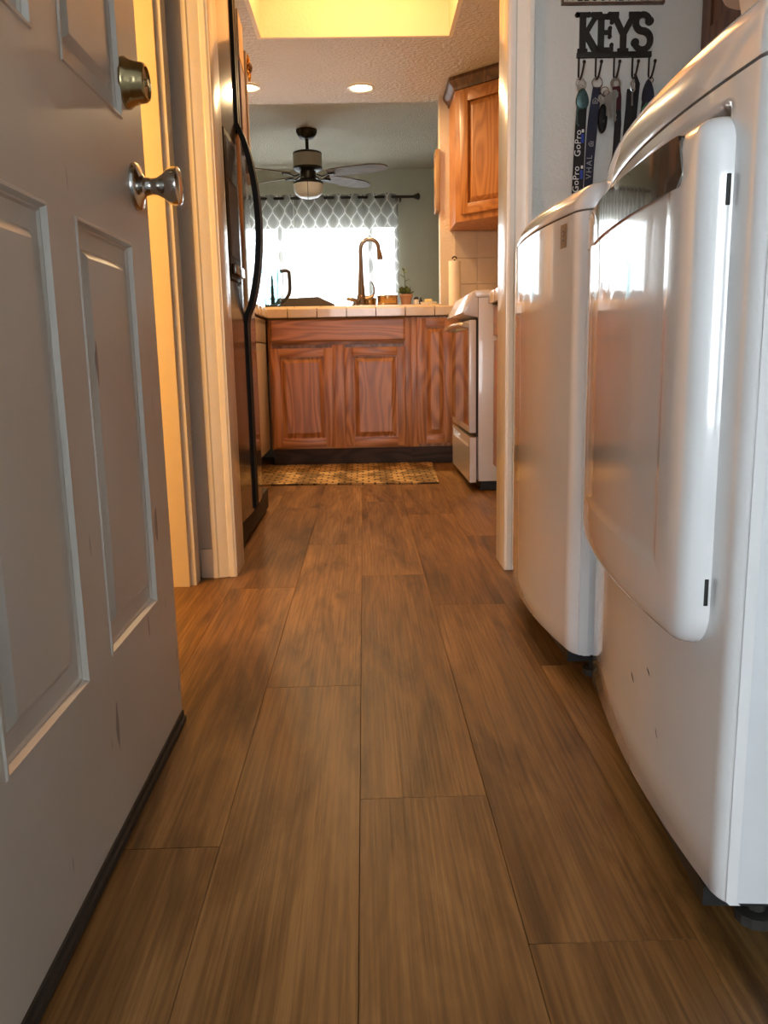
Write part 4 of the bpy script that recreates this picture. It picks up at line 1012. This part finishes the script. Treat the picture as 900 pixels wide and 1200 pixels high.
G().lathe([(.016, 0), (.017, .004), (.015, .034)], (.322, 5.05, CT), 2, 16).build('jar', 'ceramic_white', t, smooth=True); G().lathe([(.0155, .0342), (.0155, .044), (.008, .050)], (.322, 5.05, CT), 2, 16).build('cap', 'black_plastic', t, smooth=True)
t = thing('small_bottle', 'little dark bottle right beside the white shaker', 'bottle', (.348, 5.07, CT))
G().lathe([(.011, 0), (.011, .030), (.006, .036), (.006, .048)], (.348, 5.07, CT), 2, 14).build('bottle', 'black_plastic', t, smooth=True)
t = thing('soap_dish', 'white oval soap dish at the right end of the pass-through counter', 'dish', (.395, 5.05, CT))
G().loops([[(.395+a*.050*s_, 5.05+b_*.035*s_, CT+h) for a, b_ in [(math.cos(2*PI*k/24), math.sin(2*PI*k/24)) for k in range(24)]] for s_, h in ((.75, 0), (1, .016), (1.02, .019), (.95, .019), (.7, .007))], capfirst=True).build('dish', 'ceramic_white', t, smooth=True)
o = B(.372, .415, 5.033, 5.067, CT+.0115, CT+.036).build('sponge', 'sponge', bevel=.004); tag(o, 'yellow sponge resting in the white soap dish', 'sponge')
# sink bowl rim hidden behind the edge, built flat on the counter
# pitcher
t = thing('blender_pitcher', 'clear teal blender pitcher with black handle and blade column on the counter', 'pitcher', (-.53, 5.02, CT))
px_, py_ = -.528, 5.03
def sq(hx, z, r=.018): return [(px_+a, py_+b_, z) for a, b_ in rrect(-hx, hx, -hx, hx, (r,)*4, 0, 4, 2)]
G().loops([sq(.044, CT+.012), sq(.049, CT+.10), sq(.056, CT+.222), sq(.0535, CT+.222), sq(.0465, CT+.10), sq(.042, CT+.016)], capfirst=True).build('jar', 'teal_pitcher', t, smooth=True)
G().loops([sq(.046, CT), sq(.046, CT+.012)], capfirst=True).build('base', 'black_plastic', t)
g = G().lathe([(.012, CT+.0165), (.012, CT+.06), (.008, CT+.075), (.009, CT+.11), (.006, CT+.125), (.006, CT+.165), (.003, CT+.185)], (px_, py_, 0), 2, 14)
for z, a in ((.05, .3), (.085, 1.2), (.12, 2.2)):
    c, s_ = math.cos(a), math.sin(a); g.prism([(px_-.03*c-.004*s_, py_-.03*s_+.004*c), (px_+.03*c-.004*s_, py_+.03*s_+.004*c), (px_+.03*c+.004*s_, py_+.03*s_-.004*c), (px_-.03*c+.004*s_, py_-.03*s_-.004*c)], 2, CT+z, CT+z+.002)
g.build('blade_column', 'black_plastic', t, smooth=True)
G().tube([(px_+.050, py_, CT+.208), (px_+.085, py_, CT+.212), (px_+.101, py_, CT+.203), (px_+.104, py_, CT+.165), (px_+.104, py_, CT+.105), (px_+.096, py_, CT+.075), (px_+.074, py_, CT+.040), (px_+.050, py_, CT+.022)], [.010, .011, .012, .0115, .011, .011, .011, .010], 10).build('handle', 'black_plastic', t, smooth=True)
# paper towel
t = thing('paper_towel_holder', 'upright paper towel roll on a black holder beside the range', 'paper towel', (.56, 5.15, CT))
G().lathe([(.07, 0), (.07, .008), (.01, .012)], (.563, 5.16, CT), 2, 24).build('base', 'black_plastic', t)
G().tube([(.563, 5.16, CT+.0125), (.563, 5.16, CT+.300)], .006, 8).build('post', 'black_plastic', t)
g = G().lathe([(.019, .016), (.036, .016), (.036, .290), (.019, .290)], (.563, 5.16, CT), 2, 24, cap=False); g.build('roll', 'paper_white', t, smooth=True, angle=40)
G().tube([(.563+.013*math.cos(a), 5.16, CT+.303+.013*math.sin(a)) for a in [PI*k/10 for k in range(11)]], .004, 8).build('loop', 'black_plastic', t, smooth=True)

# raised tiled ledge at the back of the counter; the small things stand on it
t = thing('counter_ledge', 'raised cream tiled ledge along the back of the sink counter', 'ledge', (-.28, 5.27, CT))
B(-1.045, .484, 5.15, 5.405, CT+.0005, .914).build('substrate', 'grout', t)
LT = .9265
for i in range(-6, 4):
    a, b = max(-.089+.1635*i+.0015, -1.045), min(-.089+.1635*i+.162, .484)
    if b-a < .02: continue
    B(a, b, 5.1485, 5.275, .9141, LT).build('tile', 'tile_cream', t, bevel=.001, seg=1); B(a, b, 5.2775, 5.405, .9141, LT).build('tile', 'tile_cream', t, bevel=.001, seg=1)
KS = 1.043
for o in list(COL.objects):
    if o.parent is None and o.name.split('.')[0] in ('faucet', 'side_sprayer', 'metal_bowl', 'potted_plant', 'salt_shaker', 'small_bottle', 'soap_dish', 'sponge', 'blender_pitcher'):
        o.location = (o.location.x*KS, o.location.y*KS, LT+.0003+(o.location.z-CT)*KS); o.scale = (KS, KS, KS)
# rug
tag(G().prism([(-.60, 4.79), (-.585, 4.05), (.355, 3.985), (.385, 4.775)], 2, .0005, .009).build('kitchen_rug', 'rug'), 'woven gold and brown patterned runner rug before the sink cabinet', 'rug')

# downlights
for i, (x, y) in enumerate(DL):
    if i == 2: continue
    lab = ['round recessed ceiling light glowing over the kitchen counter', 'second recessed ceiling light half hidden behind the refrigerator'][i]
    t = thing('recessed_light', lab, 'ceiling light', (x, y, CE-.01))
    G().lathe([(.075, -.001), (.078, -.006), (.066, -.010), (.060, -.004)], (x, y, CE), 2, 32, cap=False).build('trim_ring', 'trim_white', t, smooth=True)
    G().lathe([(.060, -.0035), (.045, -.007), (.001, -.010)], (x, y, CE), 2, 32, cap=False).build('lens', 'lamp_lens', t, smooth=True)
    area('recessed_lamp', (x, y, CE-.013), .10, 15, (1, .68, .34), shape='DISK')
# tubes in the light well
t = thing('well_fixture', 'warm fluorescent tubes inside the kitchen ceiling light well', 'ceiling light', (0, 3.6, 2.46))
B(-.2, .2, 3.05, 4.2, 2.455, 2.4695).build('housing', 'trim_white', t)
for x in (-.12, .12): G().tube([(x, 3.07, 2.449), (x, 4.18, 2.449)], .0055, 10).build('tube', 'tube_glow', t)

# ================================================================== DINING ROOM
t = thing('ceiling_fan', 'bronze ceiling fan with pale wooden blades and white bowl light', 'ceiling fan', (-.395, 6.73, 1.83))
fc = (-.395, 6.73, 0)
G().lathe([(.080, DC-.0005), (.080, 2.312), (.070, 2.290), (.050, 2.268), (.025, 2.262)], fc, 2, 28).build('canopy', 'fan_bronze', t, smooth=True)
G().lathe([(.013, 2.262), (.013, 2.185), (.024, 2.18), (.024, 2.168)], fc, 2, 14).build('downrod', 'fan_bronze', t, smooth=True)
mo = G().lathe([(.085, 2.172), (.108, 2.165), (.112, 2.155), (.112, 2.150)], fc, 2, 32).build('motor_cap', 'fan_bronze', t, smooth=True)
G().lathe([(.111, 2.150), (.111, 2.058)], fc, 2, 32).build('motor_band', 'fan_band', t, smooth=True)
G().lathe([(.113, 2.058), (.113, 2.046), (.095, 2.034), (.06, 2.028), (.058, 1.975), (.075, 1.960), (.113, 1.952), (.117, 1.935)], fc, 2, 32).build('hub', 'fan_bronze', t, smooth=True)
G().lathe([(.114, 1.934), (.116, 1.905), (.104, 1.868), (.075, 1.842), (.035, 1.831), (.002, 1.829)], fc, 2, 32, cap=False).build('light_bowl', 'milk_glass', t, smooth=True)
G().tube([(-.393, 6.612, 1.945), (-.393, 6.612, 1.80)], .002, 6).build('pull_chain', 'fan_bronze', t)
for a in (-22, 44, 146, 214):
    a = math.radians(a); u = Vector((math.cos(a), math.sin(a), 0)); v = Vector((-math.sin(a), math.cos(a), 0)); C0 = Vector((fc[0], fc[1], 2.005)); tw = math.radians(-13)
    vv = v*math.cos(tw)+Vector((0, 0, 1))*math.sin(tw)
    prof = [(.17, .040), (.20, .058), (.30, .066), (.42, .070), (.54, .068), (.61, .052), (.645, .030), (.655, .008)]
    Lp = [C0+u*r-vv*w_ for r, w_ in prof]+[C0+u*r+vv*w_ for r, w_ in prof[::-1]]; nz = u.cross(vv)*.004
    bl = G().loops([[p-nz for p in Lp], [p+nz for p in Lp]], capfirst=True).build('blade', 'fan_blade_wood', t)
    g = G(); g.tube([C0+u*.075+Vector((0, 0, -.004)), C0+u*.12+Vector((0, 0, -.022)), C0+u*.17+Vector((0, 0, -.010)), C0+u*.22-nz*2.2], [.010, .009, .011, .016], 8, flat=.6); g.build('blade_iron', 'fan_bronze', bl, smooth=True)
# curtain rod and curtains
RZ = 2.062; RYY = 7.99
t = thing('curtain_rod', 'dark curtain rod with round finial above the dining window', 'curtain rod', (-.6, RYY, RZ))
G().tube([(-1.95, RYY, RZ), (.50, RYY, RZ)], .0125, 12).build('rod', 'fan_bronze', t, smooth=True)
for x, s_ in ((.50, 1), (-1.95, -1)): G().lathe([(.013, 0), (.024, s_*.008), (.018, s_*.016), (.030, s_*.030), (.030, s_*.045), (.014, s_*.056)], (x, RYY, RZ), 0, 18).build('finial', 'fan_bronze', t, smooth=True)
for x in (.375, -1.8): B(x-.006, x+.006, RYY+.012, 8.0995, RZ-.03, RZ+.012).build('bracket', 'fan_bronze', t)
def curtain(xa, xb, label, seed):
    rn = random.Random(seed); n = int((xb-xa)/.0075); zs = [RZ+.030-k*.035 for k in range(60)]; zs = [z for z in zs if z > .12]
    me = bpy.data.meshes.new('curtain'); P = []; UV = []
    nf = (xb-xa)/.155; ph = rn.uniform(0, 1)
    for z in zs:
        amp = .032+.012*min(1, max(0, (RZ-z)/1.2))
        for i in range(n+1):
            q = i/n; x = xa+(xb-xa)*q; wob = .012*math.sin(3*q*PI+z*2)
            y = RYY+.0+amp*math.sin(2*PI*(q*nf+ph)) + wob*min(1, max(0, RZ-z))
            P.append((x, y, z)); UV.append((q*(xb-xa)*1.35, z))
    F = [(r*(n+1)+i, r*(n+1)+i+1, (r+1)*(n+1)+i+1, (r+1)*(n+1)+i) for r in range(len(zs)-1) for i in range(n)]
    c = Vector(((xa+xb)/2, RYY, zs[-1])); me.from_pydata([tuple(Vector(p)-c) for p in P], [], F); uvl = me.uv_layers.new(name='uv')
    for l in me.loops: uvl.data[l.index].uv = UV[l.vertex_index]
    me.materials.append(MATS['curtain']); me.shade_smooth()
    o = bpy.data.objects.new('curtain', me); COL.objects.link(o); o.location = c; tag(o, label, 'curtain', 'sheer curtains of the dining window')
curtain(-.612, .352, 'sheer grey ogee-patterned curtain panel at the right half of the window', 1)
curtain(-1.72, -.618, 'sheer grey ogee-patterned curtain panel at the left, behind the blender pitcher', 2)
# two chairs beyond the counter
def chair(cx, cy, rz, label):
    t = thing('dining_chair', label, 'chair', (cx, cy, 0), rz, 'brown dining chairs', local=True)
    B(-.23, .23, -.22, .22, .40, .49).build('seat', 'chair_brown', t, bevel=.02)
    P = [(-.23, .49), (-.23, 1.00), (-.17, 1.045), (.11, 1.055), (.23, 1.00), (.23, .49)]
    G().prism(P, 1, -.27, -.20).build('backrest', 'chair_brown', t, bevel=.012)
    for x in (-.2, .2):
        for y in (-.22, .19): B(x-.02, x+.02, y-.02, y+.02, 0, .405).build('leg', 'dark_wood', t)
chair(-.43, 6.45, 0, 'brown upholstered dining chair whose back shows right of the pitcher handle')
chair(-.99, 6.45, 0, 'brown upholstered dining chair whose back corner shows left of the pitcher')
